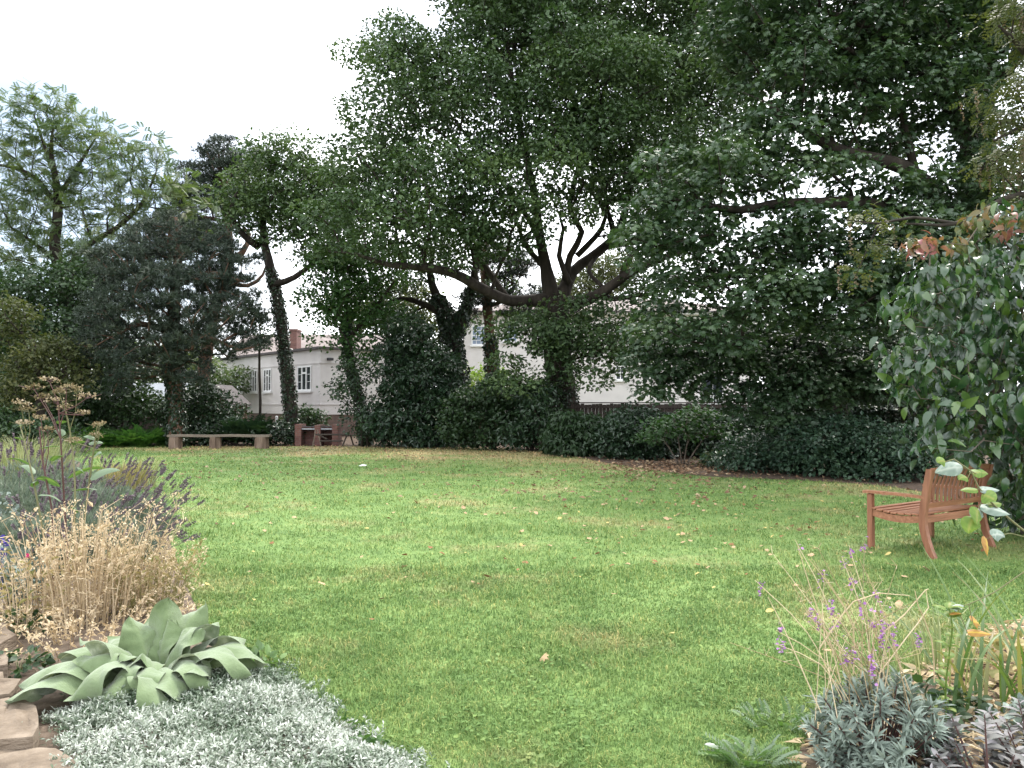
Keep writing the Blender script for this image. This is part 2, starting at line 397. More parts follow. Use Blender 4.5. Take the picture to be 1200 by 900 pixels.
M['darkwood'] = rough_mat('dark_wood', [(.03, .024, .02), (.06, .048, .04)], 8, .85, .3)
M['stone'] = rough_mat('sandstone', [(.095, .072, .052), (.16, .125, .092), (.235, .19, .145)], 7, .92, 1., 18, (1, 1, 3))
M['felt'] = leaf_mat('felted_leaves', [(.10, .14, .075), (.25, .28, .225), (.52, .54, .49)], .1, .85, .12, (1.1, 1.25, .6), under=(.13, .18, .085), sheen=.35, bump=.7)
M['silver'] = leaf_mat('silver_leaves', [(.08, .125, .07), (.25, .29, .23), (.56, .58, .53)], .15, .8, .15, (1, 1.05, .9))
M['greygreen'] = leaf_mat('grey_green_leaves', [(.09, .12, .10), (.15, .19, .16), (.24, .29, .25)], .15, .6, .3, (1, 1.1, .8))
M['lavleaf'] = leaf_mat('lavender_foliage', [(.09, .125, .09), (.15, .19, .14), (.22, .25, .19)], .2, .7, .2, (1, 1.1, .8))
M['lavspike'] = leaf_mat('faded_spikes', [(.085, .065, .08), (.14, .11, .13), (.22, .18, .18)], .1, .8, .15, (1, 1, 1))
M['straw'] = leaf_mat('straw_stems', [(.34, .255, .15), (.52, .415, .27), (.70, .60, .44)], .3, .7, .2, (1, .95, .8))
M['strawgreen'] = leaf_mat('drying_stems', [(.18, .19, .07), (.30, .27, .12), (.42, .34, .19)], .3, .7, .2, (1, .95, .6))
M['palegrass'] = leaf_mat('pale_grass', [(.16, .20, .09), (.24, .27, .12), (.34, .34, .19)], .3, .6, .2, (1, 1.05, .6))
M['stem'] = leaf_mat('green_stems', [(.08, .09, .04), (.15, .15, .07), (.24, .20, .11)], .1, .6, .3)
M['redstem'] = leaf_mat('dark_red_stems', [(.07, .035, .035), (.12, .06, .05)], .05, .6, .3)
M['perleaf'] = leaf_mat('perennial_leaves', [(.06, .12, .04), (.09, .17, .05), (.17, .25, .09)], .3, .5, .35, under=(.18, .24, .16))
M['umbel'] = leaf_mat('faded_umbels', [(.13, .11, .055), (.26, .21, .12), (.44, .37, .27)], .2, .8, .15, (1, .9, .8))
M['mauve'] = leaf_mat('mauve_petals', [(.16, .06, .20), (.30, .14, .35), (.46, .26, .50)], .3, .6, .2, (1, .9, 1.1))
M['blue'] = leaf_mat('blue_petals', [(.05, .04, .22), (.10, .08, .34)], .3, .6, .2, (1, 1, 1.1))
M['pink'] = leaf_mat('pink_petals', [(.45, .04, .14), (.5, .08, .2)], .3, .6, .2, (1, 1, 1))
M['sage'] = leaf_mat('purple_sage_leaves', [(.13, .13, .125), (.20, .20, .19), (.31, .285, .31)], .12, .75, .2, (1, 1, .9))
M['strap'] = leaf_mat('strap_leaves', [(.055, .10, .03), (.09, .15, .045), (.18, .20, .075), (.22, .17, .08)], .3, .45, .35)
M['lime'] = leaf_mat('lime_leaves', [(.09, .16, .03), (.14, .22, .045), (.25, .27, .08)], .4, .5, .3)
M['silverback'] = leaf_mat('pale_leaf_backs', [(.10, .15, .115), (.16, .21, .175), (.32, .36, .31)], .15, .45, .4)
M['deadleaf'] = leaf_mat('dead_leaves', [(.22, .10, .035), (.36, .20, .05), (.50, .36, .06)], .3, .55, .3, (1, .9, .6))
M['fallA'] = leaf_mat('fallen_tan', [(.30, .20, .12), (.40, .28, .17)], .1, .8, .15, (1, 1, 1))
M['fallB'] = leaf_mat('fallen_brown', [(.20, .10, .05), (.27, .14, .07)], .1, .8, .15, (1, 1, 1))
M['fallC'] = leaf_mat('fallen_yellow', [(.42, .34, .12), (.52, .42, .18)], .1, .8, .15, (1, 1, 1))

# ------------------------------------------------------------------ camera, sky, sun
sc = bpy.context.scene
cam = bpy.data.cameras.new('camera'); co = bpy.data.objects.new('camera', cam); C.objects.link(co); sc.camera = co
cam.sensor_fit = 'HORIZONTAL'; cam.sensor_width = 36; cam.lens = 27; cam.clip_start = .05; cam.clip_end = 3000
co.location = (0, 0, CAM_Z); co.rotation_euler = (math.pi / 2 + PITCH, 0, 0)
SUN_EL, SUN_AZ = math.radians(57), math.radians(30)     # azimuth: clockwise from the view direction
sd = A([math.sin(SUN_AZ) * math.cos(SUN_EL), math.cos(SUN_AZ) * math.cos(SUN_EL), math.sin(SUN_EL)])
w = bpy.data.worlds.new('World'); sc.world = w; w.use_nodes = True
nt = w.node_tree; nt.nodes.clear(); L = nt.links
out = N(nt, 'ShaderNodeOutputWorld'); bg = N(nt, 'ShaderNodeBackground'); bg.inputs[1].default_value = .1
sky = N(nt, 'ShaderNodeTexSky'); sky.sky_type = 'NISHITA'; sky.sun_disc = False; sky.sun_elevation = SUN_EL; sky.sun_rotation = SUN_AZ; sky.dust_density = 2
tc = N(nt, 'ShaderNodeTexCoord')
mp = N(nt, 'ShaderNodeMapping'); L.new(tc.outputs['Generated'], mp.inputs[0]); mp.inputs['Scale'].default_value = (1, 1, 2.4); mp.inputs['Location'].default_value = (3.3, 1.2, .4)
cn = noise(nt, 2.2, 6, .55, mp.outputs[0])
cm = N(nt, 'ShaderNodeMapRange'); cm.inputs[1].default_value = .34; cm.inputs[2].default_value = .50; cm.inputs[3].default_value = .55; cm.inputs[4].default_value = 1.; L.new(cn.outputs[0], cm.inputs[0])
cn2 = noise(nt, 3.5, 5, .55, mp.outputs[0])
cc = ramp(nt, [(.3, (11.5, 12.1, 13.2)), (.6, (15.5, 15.8, 16.2))]); L.new(cn2.outputs[0], cc.inputs[0])
vm = N(nt, 'ShaderNodeVectorMath', operation='DOT_PRODUCT'); L.new(tc.outputs['Generated'], vm.inputs[0]); vm.inputs[1].default_value = tuple(nrm(A([-.53, .83, .19])))
gapm = N(nt, 'ShaderNodeMapRange'); gapm.inputs[1].default_value = .95; gapm.inputs[2].default_value = .99; gapm.inputs[3].default_value = 1.; gapm.inputs[4].default_value = .12; L.new(vm.outputs['Value'], gapm.inputs[0])
cg = N(nt, 'ShaderNodeMath', operation='MULTIPLY'); L.new(cm.outputs[0], cg.inputs[0]); L.new(gapm.outputs[0], cg.inputs[1])
mx = N(nt, 'ShaderNodeMix', data_type='RGBA'); L.new(cg.outputs[0], mx.inputs[0]); L.new(sky.outputs[0], mx.inputs[6]); L.new(cc.outputs[0], mx.inputs[7])
L.new(mx.outputs[2], bg.inputs[0]); L.new(bg.outputs[0], out.inputs[0])
sl = bpy.data.lights.new('sun', 'SUN'); sl.energy = 2.3; sl.angle = math.radians(18); sl.color = (1, .95, .87)
so = bpy.data.objects.new('sun', sl); C.objects.link(so); so.rotation_euler = Vector(sd).to_track_quat('Z', 'Y').to_euler()
so.location = (20, 20, 40)
vs = sc.view_settings; vs.view_transform = 'Standard'; vs.look = 'None'; vs.exposure = 1.25; vs.gamma = 1; vs.use_curve_mapping = False
cy = sc.cycles; cy.max_bounces = 6; cy.diffuse_bounces = 4; cy.glossy_bounces = 2; cy.transmission_bounces = 4; cy.transparent_max_bounces = 4
cy.use_denoising = True; cy.denoising_input_passes = 'RGB_ALBEDO_NORMAL'; cy.denoising_prefilter = 'ACCURATE'; cy.sample_clamp_indirect = 4; cy.use_adaptive_sampling = False

# ------------------------------------------------------------------ ground
def sheet(name, poly, z, mat, kind='structure'):
    me = bpy.data.meshes.new(name); bm = bmesh.new()
    bm.faces.new([bm.verts.new((x, y, z)) for x, y in poly]); bmesh.ops.triangulate(bm, faces=bm.faces); bm.normal_update()
    for f in bm.faces:
        if f.normal.z < 0: f.normal_flip()
    bm.to_mesh(me); bm.free(); me.materials.append(mat)
    o = bpy.data.objects.new(name, me); C.objects.link(o); o['kind'] = kind
    return o
def smoothpoly(pts, it=2):
    p = np.asarray(pts, float)
    for _ in range(it):
        q = np.roll(p, -1, 0); p = np.stack([.75 * p + .25 * q, .25 * p + .75 * q], 1).reshape(-1, 2)
    return p
def inside(poly, x, y):
    r = np.zeros(len(x), bool); n = len(poly)
    for i in range(n):
        x1, y1 = poly[i]; x2, y2 = poly[(i + 1) % n]
        c = ((y1 > y) != (y2 > y)) & (x < (x2 - x1) * (y - y1) / (y2 - y1 + 1e-12) + x1); r ^= c
    return r
def g2(px, py): return tuple(G(px, py)[:2])
sheet('ground', [(-600, -600), (600, -600), (600, 900), (-600, 900)], -.012, M['field'])
sheet('lawn', [(-30, -6), (14, -6), (14, 40), (-30, 40)], 0, M['lawn'])
LEFT = smoothpoly([(-20, -4), (-20, 24.5), (-13.6, 24), (-8.5, 15.5), g2(190, 610), g2(215, 680), g2(245, 745), g2(345, 800), g2(392, 850), g2(478, 885), (-.25, 2.7), (-.8, 1.2), (-1, -4)], 2)
RIGHT = smoothpoly([g2(940, 905), g2(932, 880), g2(965, 845), g2(1060, 800), g2(1130, 755), g2(1230, 715), (3.6, 5.0), (4.6, 4.2), (6, -4), (1.3, -4), (1.25, 2.4)], 2)
BACK = smoothpoly([(-26, 29.3), g2(130, 523), g2(345, 523), g2(520, 523), g2(640, 527), g2(700, 541), g2(760, 551), g2(840, 560), g2(900, 561), g2(1060, 570), g2(1180, 600), (12, 9.6), (16, 20), (14, 34), (-26, 40)], 2)
sheet('flower_bed_left', LEFT, .006, M['soil']); sheet('flower_bed_right', RIGHT, .006, M['soil']); sheet('tree_border', BACK, .006, M['litter'])

# grass: blades thinned with distance
def grass():
    rng = np.random.default_rng(3); acc = Acc()
    n = 470000; e = -.25
    y = (2.5 ** e + rng.uniform(0, 1, n) * (30 ** e - 2.5 ** e)) ** (1 / e)      # thinned with distance
    x = rng.uniform(-.5, .5, n) * (1.42 * y + .6)
    k = ~inside(LEFT, x, y) & ~inside(RIGHT, x, y) & ~inside(BACK, x, y); X, Yy = x[k], y[k]
    for bend in (1, 0):
        k = (Yy < 7.5) == bool(bend); x, y = X[k], Yy[k]; n = len(x)
        h = .036 + .0005 * y; wd = .0036 * (y / 3.4) ** 1.1
        # tufts of longer grass here and there
        lump = np.sin(x * 2.1 + 1.3 * np.sin(y * 1.7)) * np.sin(y * 2.6 + 1.1 * np.sin(x * 1.9)); fine = np.sin(x * 9 + 2 * np.sin(y * 7)) * np.sin(y * 11 + 2 * np.sin(x * 6))
        hh = h * (1 + .4 * lump + .3 * fine) * rng.uniform(.5, 1.5, n)
        for cx, cy_, rr in ((-.35, 9.75, .35), (.25, 9.8, .25), (1.05, 9.3, .32), (.9, 11.1, .3)):
            hh = hh * (1 + .9 * np.exp(-((x - cx) ** 2 + ((y - cy_) * 1.) ** 2) / rr ** 2))
        a = rng.uniform(0, 6.283, n); t = rng.uniform(.35, 1.45, n)
        d = np.stack([np.cos(a), np.sin(a), np.zeros(n)], -1); s = np.stack([-np.sin(a), np.cos(a), np.zeros(n)], -1)
        b = np.stack([x, y, np.zeros(n)], -1); tip = b + d * (hh * np.sin(t))[:, None] + UP * (hh * np.cos(t))[:, None]
        ww = (wd * rng.uniform(.6, 1.3, n))[:, None]
        tint = np.clip(rng.normal(.45, .27, n) + .1 * fine, 0, 1); tint[rng.uniform(size=n) < .05] = 1.
        if bend:
            m = b + d * (hh * .4 * np.sin(t * .6))[:, None] + UP * (hh * .55)[:, None]
            v = np.stack([b - s * ww / 2, b + s * ww / 2, m + s * ww * .42, m - s * ww * .42, tip], 1); i = np.arange(n)[:, None] * 5
            acc.add(v.reshape(-1, 3), i + A([[3, 2, 4]]), i + A([[0, 1, 2, 3]]), np.repeat(tint, 5))
        else:
            v = np.stack([b - s * ww / 2, b + s * ww / 2, tip], 1); acc.add(v.reshape(-1, 3), np.arange(n * 3).reshape(-1, 3), None, np.repeat(tint, 3))
    n = 26000; y = 2.8 + 7 * rng.uniform(0, 1, n) ** 1.6; x = rng.uniform(-.5, .5, n) * (1.42 * y + .6)      # broad leaved weeds among the blades
    k = ~inside(LEFT, x, y) & ~inside(RIGHT, x, y) & (np.sin(x * 3.1 + 2 * np.sin(y * 2.2)) * np.sin(y * 3.7 + x) + .6 * np.sin(x * 8.1) * np.sin(y * 9.3) > .05); x, y = x[k], y[k]; n = len(x)
    scatter(acc, T_kite(.42, .04, .1), np.stack([x, y, rng.uniform(.012, .036, n)], -1), rng.normal(size=(n, 3)) * A([1, 1, .35]), UP + .4 * rng.normal(size=(n, 3)), rng.uniform(.014, .034, n), rng.uniform(.1, .75, n))
    tag(acc.build('grass', M['blades']), kind='stuff', label='short mown green lawn grass with dry straw patches', cat='grass')
grass()

# fallen leaves
def fallen():
    rng = np.random.default_rng(5); TT = [T_oval(.32, .1, .14, 4), (T_palm()[0] * A([.75, .75, .5]), T_palm()[1])]
    protos = []
    for nm, mk, s in (('tan', 'fallA', .10), ('brown', 'fallB', .10), ('yellow', 'fallC', .075)):
        for v in range(2):
            a = Acc(); tv, tf = TT[v]; vv = tv * A([1, 1, .8]); vv = vv + A([0, 0, .5]) * (rng.normal(size=(len(tv), 1)) * .07); a.add((vv - A([0, .5, -.06])) * s * .8, tf, None, rng.uniform(0, 1))
            o = a.build('fallen_leaf', M[mk], smooth=True); protos.append((nm, o))
    lab = {'tan': 'dry tan fallen leaf curled on the lawn', 'brown': 'dark brown fallen leaf lying on the lawn', 'yellow': 'small yellow fallen leaf lying on the lawn'}
    pts = []
    while len(pts) < 880:
        if rng.uniform() < .55: px, py = rng.normal(800, 130), 545 + abs(rng.normal(0, 50))
        else: px, py = rng.uniform(150, 1150), 530 + rng.exponential(45)
        if py < 526 or py > 880: continue
        g = G(px, py)
        if inside(LEFT, g[:1], g[1:2])[0] or inside(RIGHT, g[:1], g[1:2])[0]: continue
        pts.append(g)
    pts.sort(key=lambda g: g[1])
    for i, g in enumerate(pts[:290]):
        r = rng.uniform(); k = (0 if r < .5 else 2 if r < .78 else 4) + int(rng.integers(2)); nm, src = protos[k]
        o = src if not src.get('label') else src.copy()
        if o is not src: C.objects.link(o)
        o.location = (g[0], g[1], .03); o.rotation_euler = (rng.normal(0, .3), rng.normal(0, .3), rng.uniform(0, 6.28)); s = rng.uniform(.6, 1.25); o.scale = (s, s, s)
        tag(o, lab[nm], 'fallen leaf', {'tan': 'tan fallen leaves on the lawn', 'brown': 'brown fallen leaves on the lawn', 'yellow': 'yellow fallen leaves on the lawn'}[nm])
    q = A(pts[290:]); n = len(q)
    extra = []
    while len(extra) < 900:      # leaf litter in the shade of the border
        g = G(rng.uniform(200, 1080), 520 + rng.exponential(16))
        if g[1] < 31: extra.append(g)
    while len(extra) < 1900:
        g = G(rng.normal(785, 45), rng.normal(549, 5)); extra.append(g)
    q = np.vstack([q, A(extra)]); n = len(q); q[:, 2] = .04
    acc = Acc(); scatter(acc, T_kite(.3), q, rng.normal(size=(n, 3)) * A([1, 1, .2]), UP + .35 * rng.normal(size=(n, 3)), rng.uniform(.06, .13, n), rng.uniform(0, 1, n))
    tag(acc.build('leaf_litter', leaf_mat('litter_leaves', [(.12, .07, .045), (.24, .15, .095), (.40, .31, .2)], .1, .8, .1, (1, 1, 1))), 'scattered brown leaf litter along the far lawn edge', 'leaf litter', kind='stuff')
fallen()
# ------------------------------------------------------------------ buildings
def window(house, o, u, n, c, zc, wd, ht, kind, pane='pane'):
    """window: frame with glazing bars, pane and sill as sub-parts"""
    u0, u1, z0, z1 = c - wd / 2, c + wd / 2, zc - ht / 2, zc + ht / 2; t = .07
    f = Acc()
    obox(f, o, u, n, u0, u1, z1 - t, z1, -.05, .05); obox(f, o, u, n, u0, u1, z0, z0 + t, -.05, .05)
    obox(f, o, u, n, u0, u0 + t, z0 + t, z1 - t, -.05, .05); obox(f, o, u, n, u1 - t, u1, z0 + t, z1 - t, -.05, .05)
    if kind == 'triple':
        for k in (.34, .66): obox(f, o, u, n, u0 + wd * k - .045, u0 + wd * k + .045, z0 + t, z1 - t, -.05, .055)
        zz = z0 + ht * .68; obox(f, o, u, n, u0 + wd * .34 + .045, u0 + wd * .66 - .045, zz, zz + .09, -.05, .05)
        for k in (.35, .65):
            zz = z0 + ht * k
            for a, b in ((t, wd * .34 - .045), (wd * .66 + .045, wd - t)): obox(f, o, u, n, u0 + a, u0 + b, zz, zz + .022, -.04, .04)
    else:
        nv, nh = {'sash': (2, 3), 'cross': (1, 1), 'door': (1, 0)}[kind]
        for k in range(nv):
            x = u0 + wd * (k + 1) / (nv + 1); b = .05 if kind != 'sash' else .028
            obox(f, o, u, n, x - b / 2, x + b / 2, z0 + t, z1 - t, -.045, .045)
        for k in range(nh):
            z = z0 + ht * (k + 1) / (nh + 1); b = .05 if k == nh // 2 else .028
            obox(f, o, u, n, u0 + t, u1 - t, z - b / 2, z + b / 2, -.042, .042)
    fr = f.build('french_door' if kind == 'door' else 'window', M['white'], house)
    def sub(nm, mt, *b):
        a = Acc(); obox(a, o, u, n, *b)
        ob = a.build(nm, M[mt], None); ob.parent = fr
        ob.data.transform(__import__('mathutils').Matrix.Translation(-Vector(house.location)))
    sub('pane', pane, u0 + .03, u1 - .03, z0 + .03, z1 - .03, -.06, .02)
    sub('sill', 'white', u0 - .08, u1 + .08, z0 - .09, z0 - .003, -.02, .12)
    return fr

# low flat-roofed building behind the log bench
c0 = A([-9., 36., 0.]); uL = nrm(A([-4.4, 5., 0])); uR = nrm(A([5., 4.4, 0])); nL, nR = -uR, -uL
H = thing('flat_roofed_house', c0, 'low cream rendered house with flat dark edged roof behind the log bench', 'house')
def prism(acc, foot, z0, z1):
    n = len(foot); v = [(x, y, z) for z in (z0, z1) for x, y in foot]
    acc.add(v, [[0, i + 1, i] for i in range(1, n - 1)] + [[n, n + i, n + i + 1] for i in range(1, n - 1)], [[i, (i + 1) % n, n + (i + 1) % n, n + i] for i in range(n)])
def foot(a, b, g=0.):
    o = c0 - (uL + uR) * g
    return [tuple((o + uL * x + uR * y)[:2]) for x, y in ((0, 0), (0, b + 2 * g), (a + 2 * g, b + 2 * g), (a + 2 * g, 0))]
a = Acc(); prism(a, foot(20, 6.2), 1.04, 4.12); a.build('wall', M['render'], H)
a = Acc(); prism(a, foot(20, 6.2, -.03), -.05, 1.04); a.build('plinth', M['plinth'], H)
a = Acc(); prism(a, foot(20, 6.2, .16), 4.12, 4.24); a.build('roof', M['lead'], H)
a = Acc()
for z in (3.46, 1.5):
    obox(a, c0, uL, nL, 0, 20, z, z + .05, -.02, .035); obox(a, c0, uR, nR, -.035, 6.2, z, z + .05, -.02, .035)
a.build('string_course', M['render'], H)
for c, wd in ((1.57, 1.45), (5.8, .95), (7.6, .95), (9.8, 1.5)): window(H, c0, uL, nL, c, 2.78, wd, 1.2, 'triple')
a = Acc(); obox(a, c0, uR, nR, .35, .6, 3.6, 3.72, 0, .18); a.build('wall_lamp', M['iron'], H)

# two storey house behind the oak
c1 = A([-2.9, 45., 0.]); ux = A([1., 0, 0]); ny = A([0., -1, 0])
H = thing('gabled_house', c1, 'two storey cream house with hipped brown tile roof behind the oak', 'house')
a = Acc(); obox(a, c1, ux, ny, 0, 17.2, -.05, 6.75, -9, 0); a.build('wall', M['render'], H)
a = Acc(); e = .35
v = [c1 + A([-e, -e, 6.95]), c1 + A([17.2 + e, -e, 6.95]), c1 + A([17.2 + e, 9 + e, 6.95]), c1 + A([-e, 9 + e, 6.95]), c1 + A([4.6, 4.5, 8.3]), c1 + A([12.6, 4.5, 8.3])]
a.add(v, [[0, 4, 3], [1, 2, 5]], [[0, 1, 5, 4], [2, 3, 4, 5], [3, 2, 1, 0]]); a.build('roof', M['tile'], H)
a = Acc(); obox(a, c1, ux, ny, -e, 17.2 + e, 6.76, 6.94, 0.003, e); a.build('fascia', M['white'], H)
a = Acc(); obox(a, c1, ux, ny, -e, 17.2 + e, 6.86, 6.955, e + .003, e + .12); a.build('gutter', M['lead'], H)
for px, py, wd, ht, k, pn in ((561, 393, .85, 1.15, 'sash', 'paleglass'), (598, 390, .85, 1.1, 'sash', 'paleglass'), (660, 391, .85, 1.1, 'sash', 'pane'), (727, 437, .6, .85, 'cross', 'pane'), (780, 391, .85, 1.1, 'sash', 'pane'), (835, 457, 1.25, 1.75, 'door', 'pane')):
    p = P(px, py, 45); window(H, c1, ux, ny, p[0] - c1[0], p[2], wd, ht, k, pn)
a = Acc(); p = P(834, 471, 45) - c1
for k in range(13): obox(a, c1, ux, ny, p[0] - .9 + k * .15, p[0] - .87 + k * .15, p[2] - .6, p[2] + .35, .3, .33)
obox(a, c1, ux, ny, p[0] - .95, p[0] + .98, p[2] + .35, p[2] + .4, .28, .35); a.build('balcony_rail', M['white'], H)

# farther house with the chimney, seen over the flat roof
c2 = A([-22., 60., 0.])
H = thing('far_house', c2, 'far pinkish house with brick chimney and white pole above the flat roof', 'house')
a = Acc(); obox(a, c2, ux, ny, 0, 12, -.05, 5.2, -8, 0); a.build('wall', M['render'], H)
a = Acc(); v = [c2 + A([-.3, -.3, 5.2]), c2 + A([12.3, -.3, 5.2]), c2 + A([12.3, 8.3, 5.2]), c2 + A([-.3, 8.3, 5.2]), c2 + A([-.3, 4, 7.3]), c2 + A([12.3, 4, 7.3])]
a.add(v, [[0, 4, 3], [1, 2, 5]], [[0, 1, 5, 4], [2, 3, 4, 5], [3, 2, 1, 0]]); a.build('roof', M['tile'], H)
p = P(344, 400, 60)
a = Acc(); obox(a, A([p[0], 60., 0]), ux, ny, -.2, .34, 5.0, 7.2, -.9, .35); obox(a, A([p[0], 60., 0]), ux, ny, -.26, .4, 7.2, 7.35, -.96, .41); a.build('chimney', M['redbrick'], H)
a = Acc(); tube(a, [[p[0] - .35, 59.3, 4.5], [p[0] - .35, 59.3, 8.4]], [.05, .05], 6); a.build('pole', M['white'], H)

# sheds
p = P(178, 462, 37); s0 = A([p[0], 37., 0.])
H = thing('slate_shed', s0, 'small shed with pale slate roof left of the ivy clad pine trunk', 'shed')
a = Acc(); obox(a, s0, ux, ny, -2., 1.1, -.05, 1.75, -2, 0); a.build('wall', M['darkwood'], H)
a = Acc(); v = [s0 + A(q) for q in ([-2.1, -.2, 1.7], [1.2, -.2, 1.7], [1.2, 2.1, 2.6], [-2.1, 2.1, 2.6], [-2.1, -.2, 1.62], [1.2, -.2, 1.62], [1.2, 2.1, 2.52], [-2.1, 2.1, 2.52])]
a.add(v, None, [[0, 1, 2, 3], [7, 6, 5, 4], [0, 4, 5, 1], [1, 5, 6, 2], [2, 6, 7, 3], [3, 7, 4, 0]]); a.build('roof', M['slate'], H)
p = P(248, 462, 34); s0 = A([p[0], 34., 0.])
H = thing('gabled_shed', s0, 'small brown gabled shed beside the flat roofed cream house', 'shed')
a = Acc(); obox(a, s0, ux, ny, -.75, .75, -.05, 1.6, -2.4, 0); a.add([s0 + A(q) for q in ([-.75, 0, 1.6], [.75, 0, 1.6], [0, 0, 2.35])], [[0, 1, 2]]); a.build('wall', M['pinebark'], H)
a = Acc()
for s in (-1, 1):
    v = [s0 + A([0, y, 2.35 + z]) for y in (-.15, 2.5) for z in (0, .07)] + [s0 + A([s * .9, y, 1.48 + z]) for y in (-.15, 2.5) for z in (0, .07)]
    a.add(v, None, [[0, 4, 6, 2], [1, 3, 7, 5], [0, 1, 5, 4], [2, 6, 7, 3], [4, 5, 7, 6]])
a.build('roof', M['lead'], H)

# boundary fence
def fence():
    y = 26.5; x0, x1 = .5, 20.; H = thing('board_fence', (x0, y, 0), 'dark close boarded wooden fence with posts behind the shrubs', 'fence')
    o = A([0., y, 0]); rng = np.random.default_rng(2)
    a = Acc(); x = x0
    while x < x1:
        dz = rng.normal(0, .012); obox(a, o, ux, ny, x, x + .118, .05, 1.56 + dz, -.012, .012 + rng.uniform(0, .008), rng.uniform()); x += .125
    a.build('board_panel', M['fence'], H)
    a = Acc()
    for z in (.4, 1.42): obox(a, o, ux, ny, x0, x1, z, z + .09, .022, .07)
    obox(a, o, ux, ny, x0, x1, 1.58, 1.62, -.05, .06); a.build('rail', M['fence'], H)
    px = P(857, 480, y)[0]; k = 0; xs = px - 2.75 * int((px - x0) / 2.75)
    while xs < x1:
        a = Acc(); obox(a, o, ux, ny, xs - .05, xs + .05, 0, 1.575, .075, .17); a.build('post', M['fence'], H); xs += 2.75
fence()
a = Acc(); g = P(324, 495, 33); tube(a, [[g[0], 33, 0], [g[0], 33, 1.0], [g[0], 33, 1.04]], [.055, .055, .03], 10)
tag(a.build('marker_post', M['white'], smooth=False), 'short white post standing by the leaning ivy clad trunk', 'post')

# ------------------------------------------------------------------ trees
K1, K2, PALM = T_kite(.34, .08, .12), T_kite(.42, .06, .1), T_palm()
def limb(pts, rad, Y=None):
    """pts: (px,py[,Y])"""
    q = [P(p[0], p[1], p[2] if len(p) > 2 else Y) for p in pts]
    if q[0][2] < .9 and len(q) > 1: q[0][2] = -.1
    return (A(q), A(rad, float))
def tree(name, label, seed, limbs, lobes, T, size, mat, bark, spacing=.95, K=90, R=.72, cat='tree', group=None, inner=.35, ivy=None, flat=.65, upw=.7, droop=.2, tip=.014, ex=.5, zmin=.4, keep=1., sag=.12, jit=.07, extra=None, step=.5, tvar=.5, tint=(0, 1)):
    rng = np.random.default_rng(seed); spacing *= .74; K *= 1.35
    base = limbs[0][0][0].copy(); base[2] = 0
    H = thing(name, base, label, cat, group)
    pts = fill(rng, lobes, spacing, inner, zmin)
    if extra: pts = np.vstack([pts, fill(rng, extra, spacing * .95, .1, zmin)])
    if keep < 1: pts = pts[rng.uniform(size=len(pts)) < keep]
    wood = Acc(); grow(wood, rng, limbs, pts, tip, ex, step, sag=sag, jit=jit); wood.build('trunk', M[bark], H, smooth=True)
    cr = Acc(); leaves(cr, rng, pts, K, R, T, size, flat, upw, droop, tvar=tvar, tint=tint); cr.build('crown', M[mat], H)
    if ivy:
        iv = Acc()
        for pl, rr, n, s, pf in ivy: ivy_on(iv, rng, pl, rr, n, s, K2, puff=pf)
        iv.build('ivy', M['ivy'], H)
    return H

# 1 the oak
Y = 27.
trunk = limb([(662, 505), (657, 450), (652, 400), (650, 352)], [0.608, 0.502, 0.486, 0.502], Y)
oak_l = [trunk,
    limb([(648, 352, 27), (622, 352, 26.7), (596, 352, 26.3), (565, 338, 25.8), (535, 322, 25.2), (500, 314, 24.6), (455, 310, 24), (415, 297, 23.6)], [0.280, 0.210, 0.189, 0.175, 0.154, 0.126, 0.091, 0.042]),
    limb([(652, 354, 27), (680, 354, 26.5), (705, 343, 26), (735, 322, 25.6), (770, 305, 25.3), (815, 290, 25)], [0.266, 0.203, 0.175, 0.140, 0.105, 0.042]),
    limb([(647, 354, 27), (640, 315, 27), (632, 275, 26.8), (626, 225, 26.6), (612, 165, 26.5), (600, 90, 26.5), (590, 20, 26.5)], [0.350, 0.210, 0.168, 0.140, 0.112, 0.077, 0.035]),
    limb([(656, 352, 27), (672, 318, 27.4), (700, 296, 27.8), (724, 272, 28), (735, 235, 28), (742, 190, 28), (750, 120, 28), (755, 40, 28)], [0.294, 0.189, 0.168, 0.147, 0.133, 0.112, 0.077, 0.035]),
    limb([(662, 330, 27.2), (668, 300, 26.6), (682, 272, 26.2), (668, 246, 26), (675, 205, 25.6), (690, 150, 25.2)], [0.140, 0.119, 0.105, 0.091, 0.077, 0.049]),
    limb([(700, 298, 27.8), (690, 318, 27), (708, 338, 26.3)], [0.084, 0.077, 0.070]),
    limb([(708, 290, 27.9), (745, 282, 28.5), (790, 262, 29), (830, 230, 29.4)], [0.105, 0.091, 0.077, 0.035]),
    limb([(596, 352, 26.3), (560, 300, 27), (520, 240, 27.5), (470, 190, 28)], [0.119, 0.098, 0.070, 0.035]),
    limb([(632, 275, 26.8), (590, 215, 26.5), (540, 150, 26.5), (500, 100, 26.8)], [0.105, 0.077, 0.049, 0.014]),
    limb([(560, 333, 25.7), (552, 290, 25.5), (545, 250, 25.5)], [0.070, 0.049, 0.014])]
oak_l += [limb(q, r) for q, r in (
    ([(720, 276, 28), (712, 248, 27.6), (695, 228, 27.3), (700, 200, 27)], [.12, .09, .06, .02]), ([(690, 345, 26.4), (720, 350, 26), (760, 345, 25.6), (790, 350, 25.4)], [.12, .09, .06, .02]),
    ([(676, 300, 27.3), (705, 268, 27), (712, 240, 26.8), (722, 212, 26.6)], [.11, .09, .06, .02]), ([(640, 315, 27), (618, 290, 27.2), (606, 262, 27.3), (598, 230, 27.4)], [.12, .09, .06, .02]),
    ([(728, 325, 25.7), (738, 300, 25.5), (762, 282, 25.4), (775, 262, 25.3)], [.11, .08, .05, .02]), ([(668, 332, 26.8), (655, 300, 26.5), (660, 268, 26.3), (650, 238, 26.2)], [.11, .09, .06, .02]))]
